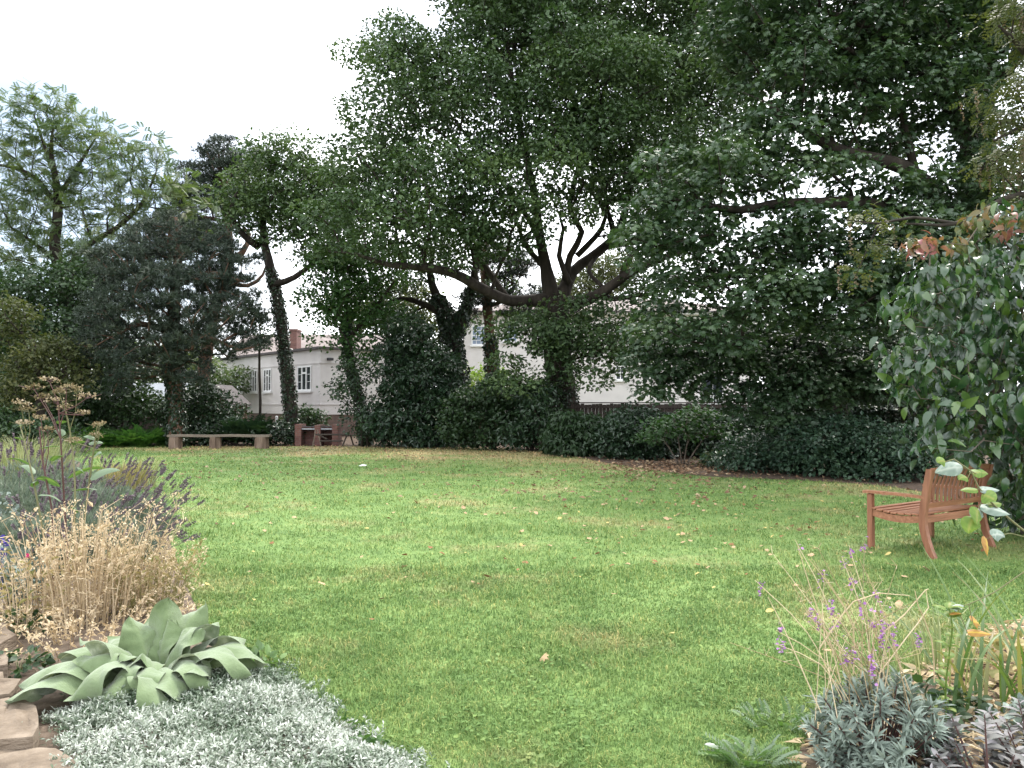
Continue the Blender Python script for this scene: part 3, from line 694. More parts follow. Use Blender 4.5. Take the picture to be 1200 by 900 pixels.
oak_lobes = [lobe(a, b, c, d, e, f) for a, b, c, d, e, f in (
    (428, 70, 22, 22, 27, .8), (472, 50, 34, 30, 27, 1.4), (500, 95, 55, 50, 27, 2), (470, 150, 62, 55, 26.5, 2.2), (560, 50, 60, 55, 27, 2.4), (640, 20, 80, 60, 27, 3), (730, 20, 75, 60, 28, 3),
    (590, 130, 75, 65, 25.5, 2.6), (690, 110, 85, 75, 25.5, 3), (790, 70, 80, 70, 28, 3), (430, 215, 55, 55, 26, 1.8), (510, 220, 75, 55, 25, 2.2), (590, 225, 70, 48, 24.5, 2), (670, 205, 65, 50, 24.5, 2),
    (755, 190, 75, 70, 26.5, 2.5), (830, 160, 60, 70, 29, 2), (405, 265, 45, 40, 24.5, 1.6), (470, 272, 60, 36, 24.3, 1.6), (545, 268, 55, 34, 24.5, 1.6), (775, 265, 45, 38, 26, 1.5), (610, 272, 28, 22, 25, 1), (840, 60, 55, 60, 30, 2), (720, -40, 120, 50, 28, 3), (590, -40, 80, 50, 28, 3),
    (628, 395, 32, 32, 25.8, .9), (692, 392, 42, 36, 25.8, 1.), (722, 425, 26, 34, 25.6, .8), (655, 372, 40, 18, 26, .8), (612, 440, 26, 26, 25.6, .8), (668, 420, 22, 22, 25.7, .5), (780, 322, 36, 22, 25.4, 1.), (640, 420, 30, 26, 25.6, .7), (705, 452, 26, 22, 25.6, .6), (612, 405, 24, 24, 25.8, .7), (690, 415, 30, 22, 25.5, .6), (735, 395, 26, 26, 26, .8), (738, 372, 30, 22, 26, .8), (765, 345, 34, 24, 25.6, .8), (600, 380, 18, 16, 25.9, .5))]
ivp, ivr = resample(*limb([(663, 520), (659, 470), (655, 430)], [.60, .53, .48], Y), .3)
tree('oak_tree', 'huge spreading oak with thick forked limbs, tallest tree in the middle of the border', 21, oak_l, oak_lobes, K1, .152, 'oak', 'bark', 1.2, 262, .86, 'oak', inner=.3, keep=.88,
     ivy=[(ivp, ivr, 1500, .10, .12)], tip=.017, ex=.48, extra=[lobe(a, b, c, d, e, f) for a, b, c, d, e, f in ((690, 388, 30, 20, 25.8, .6), (722, 405, 24, 28, 25.8, .6), (632, 402, 22, 20, 25.7, .5), (752, 372, 30, 20, 26, .7), (660, 400, 24, 14, 25.8, .5))])

# 2 leaning ivy clad tree in front of the cream house
tl = limb([(345, 516), (340, 470), (332, 400), (325, 350), (317, 315), (309, 278), (310, 238), (318, 195)], [.27, .23, .21, .20, .18, .14, .10, .05], 30)
tree('leaning_tree', 'slim leaning ivy clad tree with fresh green crown before the flat roofed house', 22,
     [tl, limb([(304, 290, 30), (285, 275, 29.6), (270, 250, 29.2), (278, 225, 29)], [.15, .12, .09, .04]), limb([(316, 335, 30), (345, 325, 29.6), (375, 300, 29.3), (395, 270, 29)], [.14, .11, .08, .04]), limb([(308, 240, 30), (340, 220, 29.5), (370, 205, 29)], [.1, .08, .04])],
     [lobe(a, b, c, d, 29.6, f) for a, b, c, d, f in ((330, 195, 40, 26, 1.2), (300, 222, 36, 34, 1.2), (345, 240, 48, 36, 1.5), (385, 232, 40, 34, 1.3), (288, 262, 22, 24, .8), (372, 275, 32, 26, 1), (322, 275, 18, 14, .6), (350, 178, 22, 16, .6), (392, 302, 30, 22, .8))],
     K1, .16, 'oak', 'bark', .85, 140, .70, ivy=[(tl[0][:5], tl[1][:5], 2600, .10, .07)], tint=(.2, 1))

# 3 thin ivied tree right of the cream house
tl = limb([(428, 514), (424, 480), (414, 445), (407, 410), (405, 375), (408, 335), (414, 290)], [.17, .15, .14, .12, .10, .07, .04], 29)
tree('thin_ivied_tree', 'thin crooked tree with ivied stem at the right end of the cream house', 23, [tl, limb([(406, 400, 29), (440, 360, 28.6), (462, 330, 28.2)], [.09, .07, .03])],
     [lobe(a, b, c, d, 28.6, f) for a, b, c, d, f in ((412, 348, 36, 30, 1.1), (402, 388, 24, 22, .8), (440, 318, 40, 28, 1.2), (384, 372, 14, 12, .5), (445, 372, 26, 20, .9), (420, 300, 40, 26, 1.2), (372, 402, 12, 9, .4), (430, 412, 18, 16, .6), (385, 340, 26, 18, .8), (395, 315, 26, 16, .8), (370, 355, 14, 8, .5))],
     K1, .16, 'brightleaf', 'bark', .8, 95, .62, ivy=[(tl[0][:5], tl[1][:5], 2200, .11, .14)], tint=(0, .7))

# 4 forked tree wrapped in ivy
tl = limb([(540, 515), (537, 460), (531, 410), (524, 372), (511, 345), (504, 322), (508, 290)], [.36, .31, .30, .27, .18, .14, .08], 31)
t2 = limb([(533, 395, 31), (545, 362, 31), (553, 335, 31), (560, 300, 31), (566, 262, 31)], [.26, .2, .17, .13, .06])
t3 = limb([(524, 372, 31), (500, 358, 30.6), (470, 350, 30.2), (440, 362, 30)], [.14, .12, .09, .04])
tree('forked_ivied_tree', 'forked tree wrapped in thick dark ivy left of the oak', 24, [tl, t2, t3], [lobe(a, b, c, d, 31, f) for a, b, c, d, f in ((470, 335, 36, 18, 1), (520, 300, 40, 26, 1.3), (570, 285, 36, 24, 1.2), (450, 372, 30, 14, .9), (585, 330, 18, 12, .6))],
     K1, .15, 'oak', 'bark', .85, 60, .6, ivy=[(tl[0][:5], tl[1][:5] * 1.1, 4200, .13, .26), (t2[0][:3], t2[1][:3], 900, .12, .15)])

# pines: tufts of needles
def pine(name, label, seed, limbs, lobes, bark, K, spacing, R, ivy=None, tuft=.16, nn=11, keep=1., tint=(0, 1)):
    rng = np.random.default_rng(seed); base = limbs[0][0][0].copy(); base[2] = 0; spacing *= .76; K *= 1.5
    H = thing(name, base, label, 'pine tree'); pts = fill(rng, lobes, spacing, .3, 1.2)
    pts = pts[rng.uniform(size=len(pts)) < keep]
    wood = Acc(); grow(wood, rng, limbs, pts, .016, .5, .5, sag=.02); wood.build('trunk', M[bark], H, smooth=True)
    n = len(pts); k = np.maximum(2, (K * rng.uniform(.5, 1.4, n)).astype(int)); idx = np.repeat(np.arange(n), k); m = len(idx)
    dr = nrm(rng.normal(size=(m, 3)) + .35 * UP); pos = pts[idx] + dr * (R * rng.uniform(0, 1, m) ** .5)[:, None] * A([1, 1, .55])
    ax = nrm(dr + .9 * UP + .3 * rng.normal(size=(m, 3))); tt = np.clip(.5 * rng.uniform(0, 1, n)[idx] + .5 * rng.uniform(0, 1, m), 0, 1)
    j = np.repeat(np.arange(m), nn); d = nrm(ax[j] * .75 + nrm(rng.normal(size=(m * nn, 3))))
    cr = Acc(); scatter(cr, T_needle(.075), pos[j] - ax[j] * rng.uniform(0, .08, m * nn)[:, None], d, rng.normal(size=(m * nn, 3)), tuft * rng.uniform(.7, 1.25, m * nn), tint[0] + (tint[1] - tint[0]) * tt[j])
    cr.build('crown', M['pine'], H)
    if ivy:
        iv = Acc()
        for pl, rr, c, s, pf in ivy: ivy_on(iv, rng, pl, rr, c, s, K2, puff=pf)
        iv.build('ivy', M['ivy'], H)
    return H
tl = limb([(207, 514), (206, 470), (204, 420), (203, 380), (206, 330), (210, 285), (206, 255)], [.30, .27, .25, .23, .18, .12, .06], 28)
pine('dark_pine', 'broad dark pine with ivy clad trunk at the left end of the log bench', 31,
     [tl, limb([(205, 400, 28), (240, 395, 27), (280, 410, 26.4)], [.14, .1, .04]), limb([(204, 390, 28), (165, 380, 27), (130, 395, 26.5)], [.14, .1, .04]), limb([(206, 335, 28), (245, 320, 27.4), (285, 330, 27)], [.12, .09, .04]), limb([(206, 335, 28), (165, 320, 27.4), (135, 315, 27)], [.12, .09, .04])],
     [lobe(a, b, c, d, e, f) for a, b, c, d, e, f in ((200, 285, 48, 34, 28, 1.3), (160, 315, 50, 36, 27.5, 1.5), (248, 325, 48, 36, 27.5, 1.5), (205, 345, 60, 36, 26.8, 1.5), (150, 372, 52, 36, 27, 1.5), (255, 375, 52, 34, 27, 1.5), (205, 395, 50, 30, 26.8, 1.2), (128, 405, 36, 28, 27, 1.1), (272, 402, 38, 18, 27, 1), (226, 438, 20, 16, 26.9, .7), (165, 425, 36, 20, 27, 1), (250, 285, 30, 22, 28, .9), (296, 366, 16, 26, 27, .6), (120, 350, 20, 16, 27, .6), (172, 270, 18, 12, 28, .6), (284, 300, 16, 10, 28, .5), (140, 448, 22, 14, 27, .6), (108, 385, 14, 14, 27, .5))],
     'pinebark', 31, .70, .48, ivy=[(tl[0][:4], tl[1][:4], 2800, .11, .10)])
tl = limb([(232, 512), (238, 440), (250, 370), (262, 330), (268, 295), (266, 255), (260, 215), (256, 180)], [.34, .30, .27, .25, .22, .18, .12, .05], 37)
pine('tall_pine', 'tall thin crowned pine with bare crooked limbs rising behind the dark pine', 32,
     [tl, limb([(267, 305, 37), (284, 296, 37), (292, 275, 37), (280, 262, 37)], [.17, .14, .1, .03]), limb([(272, 262, 37), (240, 255, 37), (212, 258, 37)], [.12, .09, .04]), limb([(264, 330, 37), (290, 335, 37), (308, 322, 37), (314, 300, 37)], [.13, .10, .07, .02])],
     [lobe(a, b, c, d, 37, f) for a, b, c, d, f in ((256, 180, 24, 20, .9), (240, 205, 30, 18, 1.1), (275, 200, 26, 22, 1), (228, 232, 34, 16, 1.2), (268, 238, 30, 16, 1.1), (212, 256, 26, 12, 1), (240, 275, 28, 15, 1), (292, 188, 18, 14, .8), (212, 285, 20, 14, .8), (296, 225, 20, 20, .8))],
     'pinebark', 36, .62, .5)
tl = limb([(579, 505), (577, 440), (574, 390), (570, 350), (568, 310), (572, 270)], [.24, .22, .21, .20, .17, .10], 33)
pine('red_barked_pine', 'straight pine with reddish bare bark and ivy below, between forked tree and oak', 33, [tl, limb([(571, 360, 33), (595, 352, 33), (610, 358, 33)], [.09, .07, .03]), limb([(570, 345, 33), (550, 350, 33), (538, 365, 33)], [.09, .07, .03])],
     [lobe(a, b, c, d, 33, f) for a, b, c, d, f in ((560, 352, 22, 12, .8), (600, 345, 34, 12, 1.1), (612, 368, 22, 10, .7), (590, 310, 34, 20, 1.2), (545, 372, 14, 9, .5))],
     'pinebark', 26, .62, .45, ivy=[(tl[0][:3], tl[1][:3], 1900, .12, .17)])

# 7 airy pinnate tree at the far left
PIN = T_pinnate(7, .055, .40, .16)
tl = limb([(97, 512), (93, 450), (84, 380), (72, 325), (64, 290), (68, 250), (66, 215), (60, 180), (62, 150)], [.36, .33, .30, .27, .23, .2, .15, .1, .04], 34)
tree('feathery_tree', 'tall airy feather leaved tree with bare forked trunk against the sky at far left', 41,
     [tl, limb([(67, 245, 34), (45, 212, 34), (18, 197, 34), (-12, 192, 34)], [.13, .11, .08, .04]), limb([(66, 235, 34), (88, 200, 34), (110, 165, 34)], [.11, .08, .04]), limb([(72, 325, 34), (100, 290, 33.6), (135, 268, 33.3), (165, 240, 33), (182, 205, 33)], [.16, .13, .11, .08, .04]), limb([(70, 310, 34), (40, 285, 34), (10, 265, 34)], [.11, .08, .04]), limb([(62, 200, 34), (50, 165, 34), (40, 135, 34)], [.09, .06, .03])],
     [lobe(a, b, c, d, e, f) for a, b, c, d, e, f in ((55, 132, 50, 20, 34, 1.4), (20, 165, 40, 26, 34, 1.3), (95, 160, 42, 22, 34, 1.4), (40, 200, 40, 20, 34, 1.3), (112, 198, 40, 20, 34, 1.3), (168, 182, 40, 24, 33, 1.3), (150, 222, 44, 20, 33, 1.3), (75, 225, 40, 16, 34, 1.3), (15, 235, 36, 24, 34, 1.3), (110, 250, 52, 22, 33.5, 1.5), (180, 250, 40, 22, 33, 1.3), (40, 275, 50, 22, 34, 1.4), (140, 285, 50, 22, 33, 1.4), (10, 310, 40, 26, 34, 1.3), (100, 315, 46, 22, 34, 1.4), (205, 205, 18, 16, 33, .7), (230, 235, 26, 20, 32.5, .8), (210, 275, 34, 22, 32.5, 1), (170, 290, 40, 22, 32.5, 1), (200, 235, 30, 20, 32.5, .9))],
     PIN, .46, 'ashy', 'bark', .85, 12, .66, inner=.1, flat=.28, upw=1.5, droop=.05, tip=.012, keep=.86)

# left dark trees
tree('dense_dark_tree', 'dense dark broadleaf tree at far left below the feathery tree', 42, [limb([(93, 514), (95, 450), (92, 400), (80, 350)], [.42, .36, .26, .1], 30), limb([(94, 430, 30), (55, 395, 29.6), (25, 370, 29.4)], [.16, .12, .04]), limb([(95, 420, 30), (125, 375, 30), (132, 340, 30)], [.14, .1, .04])],
     [lobe(a, b, c, d, e, f) for a, b, c, d, e, f in ((60, 345, 52, 32, 30, 1.5), (20, 350, 36, 40, 30.5, 1.3), (105, 370, 40, 38, 30.4, 1.3), (28, 400, 44, 34, 29.4, 1.3), (75, 395, 44, 34, 29.6, 1.3), (125, 425, 26, 36, 30.5, 1), (105, 320, 36, 22, 31, 1.1), (10, 445, 40, 34, 30.6, 1.2), (62, 440, 40, 22, 30, 1))],
     K1, .17, 'midleaf', 'bark', .85, 100, .66)
tree('yellowing_tree', 'small yellowish olive tree in front of the dense dark tree at far left', 43, [limb([(48, 520), (47, 470), (44, 430), (40, 400)], [.16, .13, .09, .04], 26), limb([(47, 470, 26), (70, 440, 26), (82, 425, 26)], [.07, .05, .02]), limb([(46, 460, 26), (22, 430, 26), (10, 400, 26)], [.07, .05, .02])],
     [lobe(a, b, c, d, 26, f) for a, b, c, d, f in ((58, 418, 34, 22, 1), (78, 440, 22, 20, .7), (30, 440, 34, 24, .9), (12, 375, 26, 30, .8), (18, 462, 34, 20, .8), (62, 455, 24, 14, .6))], K1, .14, 'yellowish', 'bark', .62, 70, .5)

# trees beyond the boundary, seen through the gaps
far = [('pale green tree beyond the forked ivied tree', (455, 380, 60, 42, 44, 'yellowish')), ('grey green tree filling the gap between dark pine and shed', (170, 440, 62, 36, 42, 'ashy')), ('sunlit pale shrubby tree at the foot of the red barked pine', (563, 450, 18, 26, 38, 'lime')),
       ('dark tree beyond the fence right of the cream houses', (960, 420, 95, 62, 33, 'midleaf')), ('mid green tree beyond the fence behind the garden bench', (1110, 400, 90, 80, 30, 'oak')), ('olive tree beyond the far lawn corner at the left edge', (-5, 440, 60, 50, 40, 'midleaf')), ('green tree showing between oak limbs above the hipped roof', (690, 330, 60, 34, 56, 'yellowish'))]
for i, (lb, (a, b, c, d, Y, mt)) in enumerate(far):
    rng = np.random.default_rng(60 + i); p = P(a, b, Y); k = Y / 900
    lob = [(p + rng.normal(size=3) * A([c * k * .5, .6, d * k * .35]), A([c * k * .55, 1.5, d * k * .6])) for _ in range(6)]
    sz = .2 if Y > 36 else .17
    tree('boundary_tree', lb, 70 + i, [(A([[p[0], Y, -.1], [p[0] + .1, Y, p[2] * .5], [p[0], Y, p[2]]]), A([.22, .18, .07]))], lob, K1, sz, mt, 'bark', 1.0, 80, .8, group='trees beyond the boundary')

# 9 great maple on the right
Y = 18.
mt = limb([(1128, 540, 18.5), (1132, 440, 18.5), (1138, 330, 18.4), (1142, 220, 18.2), (1148, 120, 18), (1152, 20, 18), (1150, -60, 18)], [.46, .42, .40, .37, .32, .22, .1])
maple_l = [mt,
    limb([(1138, 310, 18.4), (1100, 235, 17.6), (1060, 197, 17), (1010, 183, 16.6), (975, 172, 16.4), (935, 150, 16.2), (900, 120, 16)], [.26, .2, .16, .13, .11, .08, .04]),
    limb([(1137, 340, 18.4), (1080, 270, 17.2), (1020, 240, 16.4), (960, 238, 16), (905, 240, 15.7), (868, 246, 15.5), (820, 240, 15.3), (780, 232, 15.2)], [.24, .18, .14, .12, .10, .08, .06, .03]),
    limb([(1136, 380, 18.4), (1070, 340, 16.8), (1000, 330, 16), (930, 340, 15.6), (880, 360, 15.5)], [.2, .16, .12, .08, .04]),
    limb([(1145, 180, 18.1), (1090, 90, 17), (1030, 40, 16.6), (960, 10, 16.4)], [.2, .15, .11, .04]), limb([(1148, 120, 18), (1200, 60, 17.4), (1240, 20, 17)], [.16, .12, .05]), limb([(1075, 210, 17.2), (1060, 150, 17), (1050, 100, 16.8)], [.1, .08, .04])]
maple_lobes = [lobe(a, b, c, d, e, f) for a, b, c, d, e, f in (
    (900, 45, 70, 60, 17, 1.5), (985, 30, 75, 60, 17, 1.6), (1075, 30, 75, 55, 17.4, 1.6), (1150, 40, 60, 60, 17.5, 1.5), (935, 100, 70, 40, 16.2, 1.2), (1040, 95, 65, 40, 16.6, 1.2), (1115, 120, 50, 45, 17, 1.2), (900, 170, 48, 40, 16, 1), (960, 200, 40, 22, 15.8, .7),
    (1010, 215, 36, 18, 16, .7), (815, 205, 58, 38, 15.2, 1), (790, 250, 50, 40, 15.3, 1), (860, 210, 40, 30, 15.3, .8), (850, 280, 60, 34, 15.5, 1), (930, 285, 60, 40, 15.7, 1.1), (1010, 290, 55, 45, 16, 1.1), (1075, 300, 50, 42, 16.4, 1.1), (1150, 200, 40, 60, 17, 1),
    (815, 320, 56, 38, 15.8, 1), (890, 345, 64, 38, 15.6, 1.1), (970, 355, 60, 40, 15.8, 1.1), (1045, 360, 55, 40, 16.2, 1.1), (840, 385, 55, 32, 16, 1), (780, 365, 36, 28, 16.2, .8), (1100, -20, 90, 40, 17.5, 1.5), (920, -20, 90, 40, 17.5, 1.5), (1190, 290, 40, 60, 17, 1), (985, 140, 42, 28, 16.3, .8), (1060, 235, 45, 26, 16.5, .9), (1120, 215, 36, 34, 17, .9), (1010, 175, 40, 20, 17.6, .8), (900, 215, 40, 24, 15.4, .7), (1075, 150, 34, 24, 17.8, .8), (1100, 330, 40, 40, 16, .8), (760, 290, 26, 26, 15.3, .6))]
tree('maple_tree', 'big maple with long dark horizontal limbs filling the top right corner', 51, maple_l, maple_lobes, PALM, .125, 'maple', 'bark', .70, 100, .52, 'maple', inner=.2, keep=.95, tip=.012, ex=.5, upw=1.1, droop=.35, flat=.5)
# lower tree under it
tl = limb([(990, 545, 19.5), (985, 490, 19.5), (980, 440, 19.4), (965, 395, 19)], [.2, .18, .15, .07])
tree('understorey_maple', 'lower shade dark maple with boughs hanging over the wooden fence', 52, [tl, limb([(983, 470, 19.5), (920, 430, 18.4), (850, 415, 17.8), (795, 420, 17.6)], [.1, .08, .06, .02]), limb([(982, 460, 19.5), (1040, 425, 18.6), (1080, 410, 18)], [.09, .07, .03])],
     [lobe(a, b, c, d, e, f) for a, b, c, d, e, f in ((800, 425, 46, 30, 17.6, .9), (865, 430, 50, 34, 17.6, .9), (925, 440, 48, 40, 17.6, .9), (985, 440, 44, 40, 18, .9), (1040, 430, 44, 45, 18.4, 1), (780, 400, 34, 24, 17.7, .8), (895, 470, 40, 22, 17.4, .7), (920, 495, 24, 16, 17.3, .5), (770, 440, 20, 22, 17.7, .5), (1090, 440, 40, 50, 18.8, .9), (760, 415, 24, 20, 17.8, .5), (775, 455, 26, 14, 17.6, .5), (820, 455, 30, 12, 17.5, .5), (855, 395, 50, 24, 17.8, .8), (950, 400, 55, 26, 18, .8))],
     PALM, .12, 'maple', 'bark', .55, 88, .42, 'maple', inner=.2, tip=.011, upw=1.1, droop=.35, flat=.5, tint=(0, .8), keep=.94)

# 10 tree with hanging seed tassels at the right edge
def tassel_tree():
    rng = np.random.default_rng(53); Y = 11.
    tl = limb([(1290, 520, 11.5), (1280, 380, 11.5), (1262, 250, 11.4), (1240, 120, 11.2), (1225, 0, 11), (1215, -80, 11)], [.2, .18, .16, .13, .09, .04])
    limbs = [tl, limb([(1262, 250, 11.4), (1220, 230, 11), (1180, 232, 10.8), (1120, 262, 10.5), (1060, 262, 10.3)], [.07, .05, .04, .03, .012]), limb([(1238, 110, 11.2), (1200, 60, 10.9), (1170, 30, 10.7)], [.06, .04, .015]), limb([(1250, 180, 11.3), (1205, 150, 10.9), (1165, 165, 10.7)], [.06, .04, .015])]
    H = thing('tasselled_tree', A([tl[0][0][0], tl[0][0][1], 0]), 'light leaved tree hung with pale seed tassels at the right edge', 'tree')
    lobes = [lobe(a, b, c, d, e, f) for a, b, c, d, e, f in ((1190, 30, 30, 40, 10.8, .6), (1185, 110, 30, 40, 10.8, .6), (1188, 190, 28, 36, 10.8, .6), (1170, 250, 26, 20, 10.6, .5), (1235, 60, 40, 60, 11, .7), (1230, 180, 40, 60, 11, .7), (1000, 262, 16, 10, 10.2, .3), (1030, 285, 26, 22, 10.2, .4), (1080, 270, 22, 14, 10.3, .3), (1010, 320, 20, 16, 10.2, .3))]
    limbs.append(limb([(1120, 262, 10.5), (1070, 255, 10.3), (1030, 262, 10.2), (990, 258, 10.1)], [.025, .02, .014, .006]))
    pts = fill(rng, lobes, .36, .1); pts = pts[rng.uniform(size=len(pts)) < .85]
    wood = Acc(); grow(wood, rng, limbs, pts, .006, .5, .3); wood.build('trunk', M['bark'], H, smooth=True)
    cr = Acc(); leaves(cr, rng, pts, 34, .3, T_pinnate(4, .1, .36, .3), .17, .7, .9, .5, tint=(0, 1)); cr.build('crown', M['yellowish'], H)
    tc_ = Acc()
    for p in pts[rng.uniform(size=len(pts)) < .55]:
        for _ in range(rng.integers(2, 5)):
            b = p + rng.normal(size=3) * A([.16, .16, .06]); L = rng.uniform(.16, .42); n = int(L / .03)
            q = b - UP * np.linspace(0, L, n)[:, None] + A([.03, 0, 0]) * np.sin(np.linspace(0, 2, n))[:, None]
            scatter(tc_, T_kite(.5, .1, .1), np.repeat(q, 2, 0), rng.normal(size=(n * 2, 3)) - UP * .6, rng.normal(size=(n * 2, 3)), .038, rng.uniform(0, 1, n * 2))
    tc_.build('seed_tassels', M['tassel'], H)
tassel_tree()

# ------------------------------------------------------------------ shrubs of the border
def shrub(name, label, seed, lobes, T, size, mat, spacing=.42, K=60, R=.34, cat='shrub', group='shrubs of the far border', stems=4, bark='bark', ground=True, **kw):
    rng = np.random.default_rng(seed)
    spacing *= .85; K *= 1.35
    xs = A([l[0] for l in lobes]); c = xs.mean(0); c[2] = 0
    H = thing(name, c, label, cat, group)
    pts = fill(rng, lobes, spacing, kw.pop('inner', .45), .1)
    pts = pts[rng.uniform(size=len(pts)) < kw.pop('keep', 1)]
    top = max(l[0][2] for l in lobes); limbs = []
    wid = max(l[1][0] for l in lobes)
    for k in range(stems):
        a = rng.uniform(0, 6.28); o = A([math.cos(a), math.sin(a), 0]) * .12
        e = lobes[k % len(lobes)][0]
        limbs.append((A([c + o - UP * .05, c + o * 2 + (e - c) * A([.35, .35, .5]), e]), A([.045, .03, .012])))
    wood = Acc()
    for l in limbs: grow(wood, rng, [l], np.zeros((0, 3)))
    if len(pts): 
        w2 = Acc(); grow(wood, rng, limbs, pts[::2], .008, .45, .4)
    wood.build('stems', M[bark], H, smooth=True)
    cr = Acc(); leaves(cr, rng, pts, K, R, T, size, **kw); cr.build('foliage', M[mat], H)
    return H
LAU = T_kite(.24, .05, .25)
def LB(Y, f, *rows): return [lobe(a, b, c, d, Y, f) for a, b, c, d in rows]
def fern_clump(name, label, seed, g, n, ln, mat, group=None, T=None, wid=1., cat='fern'):
    """arching fronds rising from one crown"""
    rng = np.random.default_rng(seed); H = thing(name, g, label, cat, group); T = T or T_pinnate(9, .06, .3, .6)
    a = rng.uniform(0, 6.28, n); r = rng.uniform(0, 1, n) ** .5 * wid
    pos = A(g) + np.stack([np.cos(a) * r, np.sin(a) * r * .6, rng.uniform(0, .35, n) * ln * .6], -1)
    a2 = a + rng.normal(0, .8, n); el = rng.uniform(.35, 1.25, n)
    d = np.stack([np.cos(a2) * np.cos(el), np.sin(a2) * np.cos(el), np.sin(el)], -1)
    cr = Acc(); scatter(cr, T, pos, d, UP + .2 * rng.normal(size=(n, 3)), ln * rng.uniform(.6, 1.15, n), rng.uniform(0, 1, n)); cr.build('fronds', M[mat], H)
    return H
FR = T_pinnate(14, .02, .27, .55)
fern_clump('fern_clump', 'bright green fern clump left of the log bench', 81, [P(155, 500, 28.6)[0], 28.6, 0], 420, .8, 'fern', 'ferns at the far left', FR, 1.15)
fern_clump('fern_clump', 'fern clump at the far left under the yellowish tree', 82, [P(95, 505, 28)[0], 28, 0], 260, .75, 'fern', 'ferns at the far left', FR, 1.3)
shrub('green_shrub', 'dark green shrub standing behind the bright fern clump', 83, LB(29.5, 1, (135, 468, 38, 26), (165, 475, 30, 22), (110, 480, 30, 24)), K1, .15, 'midleaf', .5, 60, .42)
shrub('green_shrub', 'rounded dark shrub between the pine trunk and the spiky shrub', 84, LB(30, 1, (238, 470, 26, 20), (228, 490, 30, 22), (255, 492, 28, 20)), K1, .15, 'darkleaf', .48, 60, .40, tint=(.3, 1))
fern_clump('spiky_shrub', 'spiky upright shrub behind the log bench in front of the cream house', 85, [P(289, 490, 29)[0], 29, .1], 330, .95, 'darkleaf', 'shrubs of the far border', T_pinnate(9, .035, .3, .15), .5, 'shrub')
shrub('low_ivy_mound', 'low ivy mound behind and under the log bench', 86, LB(28.8, .5, (225, 512, 26, 10), (265, 511, 28, 11), (305, 511, 26, 11), (330, 508, 16, 14)), K2, .11, 'ivy', .3, 55, .24, stems=2)
shrub('small_green_shrub', 'small green shrub behind the brick barbecue', 87, LB(32.5, .6, (362, 490, 16, 12), (350, 498, 14, 12)), K1, .13, 'midleaf', .36, 45, .3)
shrub('airy_holly', 'airy thin holly bush on the cream house corner', 88, LB(28, .9, (418, 440, 20, 24), (445, 455, 24, 30), (405, 470, 16, 18), (432, 490, 28, 26), (398, 455, 8, 12), (465, 425, 20, 22)), K1, .13, 'darkleaf', .5, 36, .40, tint=(.2, 1), keep=.8)
shrub('laurel_bush', 'tall dark laurel bush left of the forked ivied trunk', 89, LB(27.8, 1.1, (478, 400, 24, 30), (500, 435, 36, 34), (478, 450, 28, 34), (515, 475, 36, 34), (480, 490, 32, 32), (498, 508, 42, 18), (455, 500, 20, 22)), LAU, .19, 'darkleaf', .5, 75, .42, tint=(0, .8))
shrub('elder_bush', 'mid green bushy shrub between the forked ivied trunk and the oak', 90, LB(26.4, 1., (556, 480, 30, 26), (585, 468, 26, 26), (600, 492, 32, 28), (548, 503, 22, 20), (572, 508, 30, 16), (616, 475, 22, 26)), K1, .15, 'midleaf', .5, 75, .42, tint=(0, .55))
shrub('elder_bush', 'dark shrub at the left foot of the oak trunk', 91, LB(25.4, .8, (628, 480, 22, 30), (640, 505, 24, 22), (612, 510, 24, 14)), LAU, .16, 'darkleaf', .45, 70, .38, tint=(.2, 1))
shrub('rounded_laurel', 'rounded glossy bush with drooping leaves in front of the oak trunk', 92, LB(23.6, .9, (678, 506, 34, 22), (660, 515, 22, 16), (697, 514, 24, 18), (676, 522, 34, 12)), LAU, .19, 'midleaf', .4, 85, .32, droop=.9, tint=(0, .55))
shrub('dark_yew', 'dark dense bush right of the rounded bush beneath the fence', 93, LB(22, .9, (738, 505, 30, 24), (765, 512, 26, 26), (732, 522, 32, 18), (758, 532, 28, 12)), K1, .12, 'darkleaf', .4, 80, .34, tint=(0, .8))
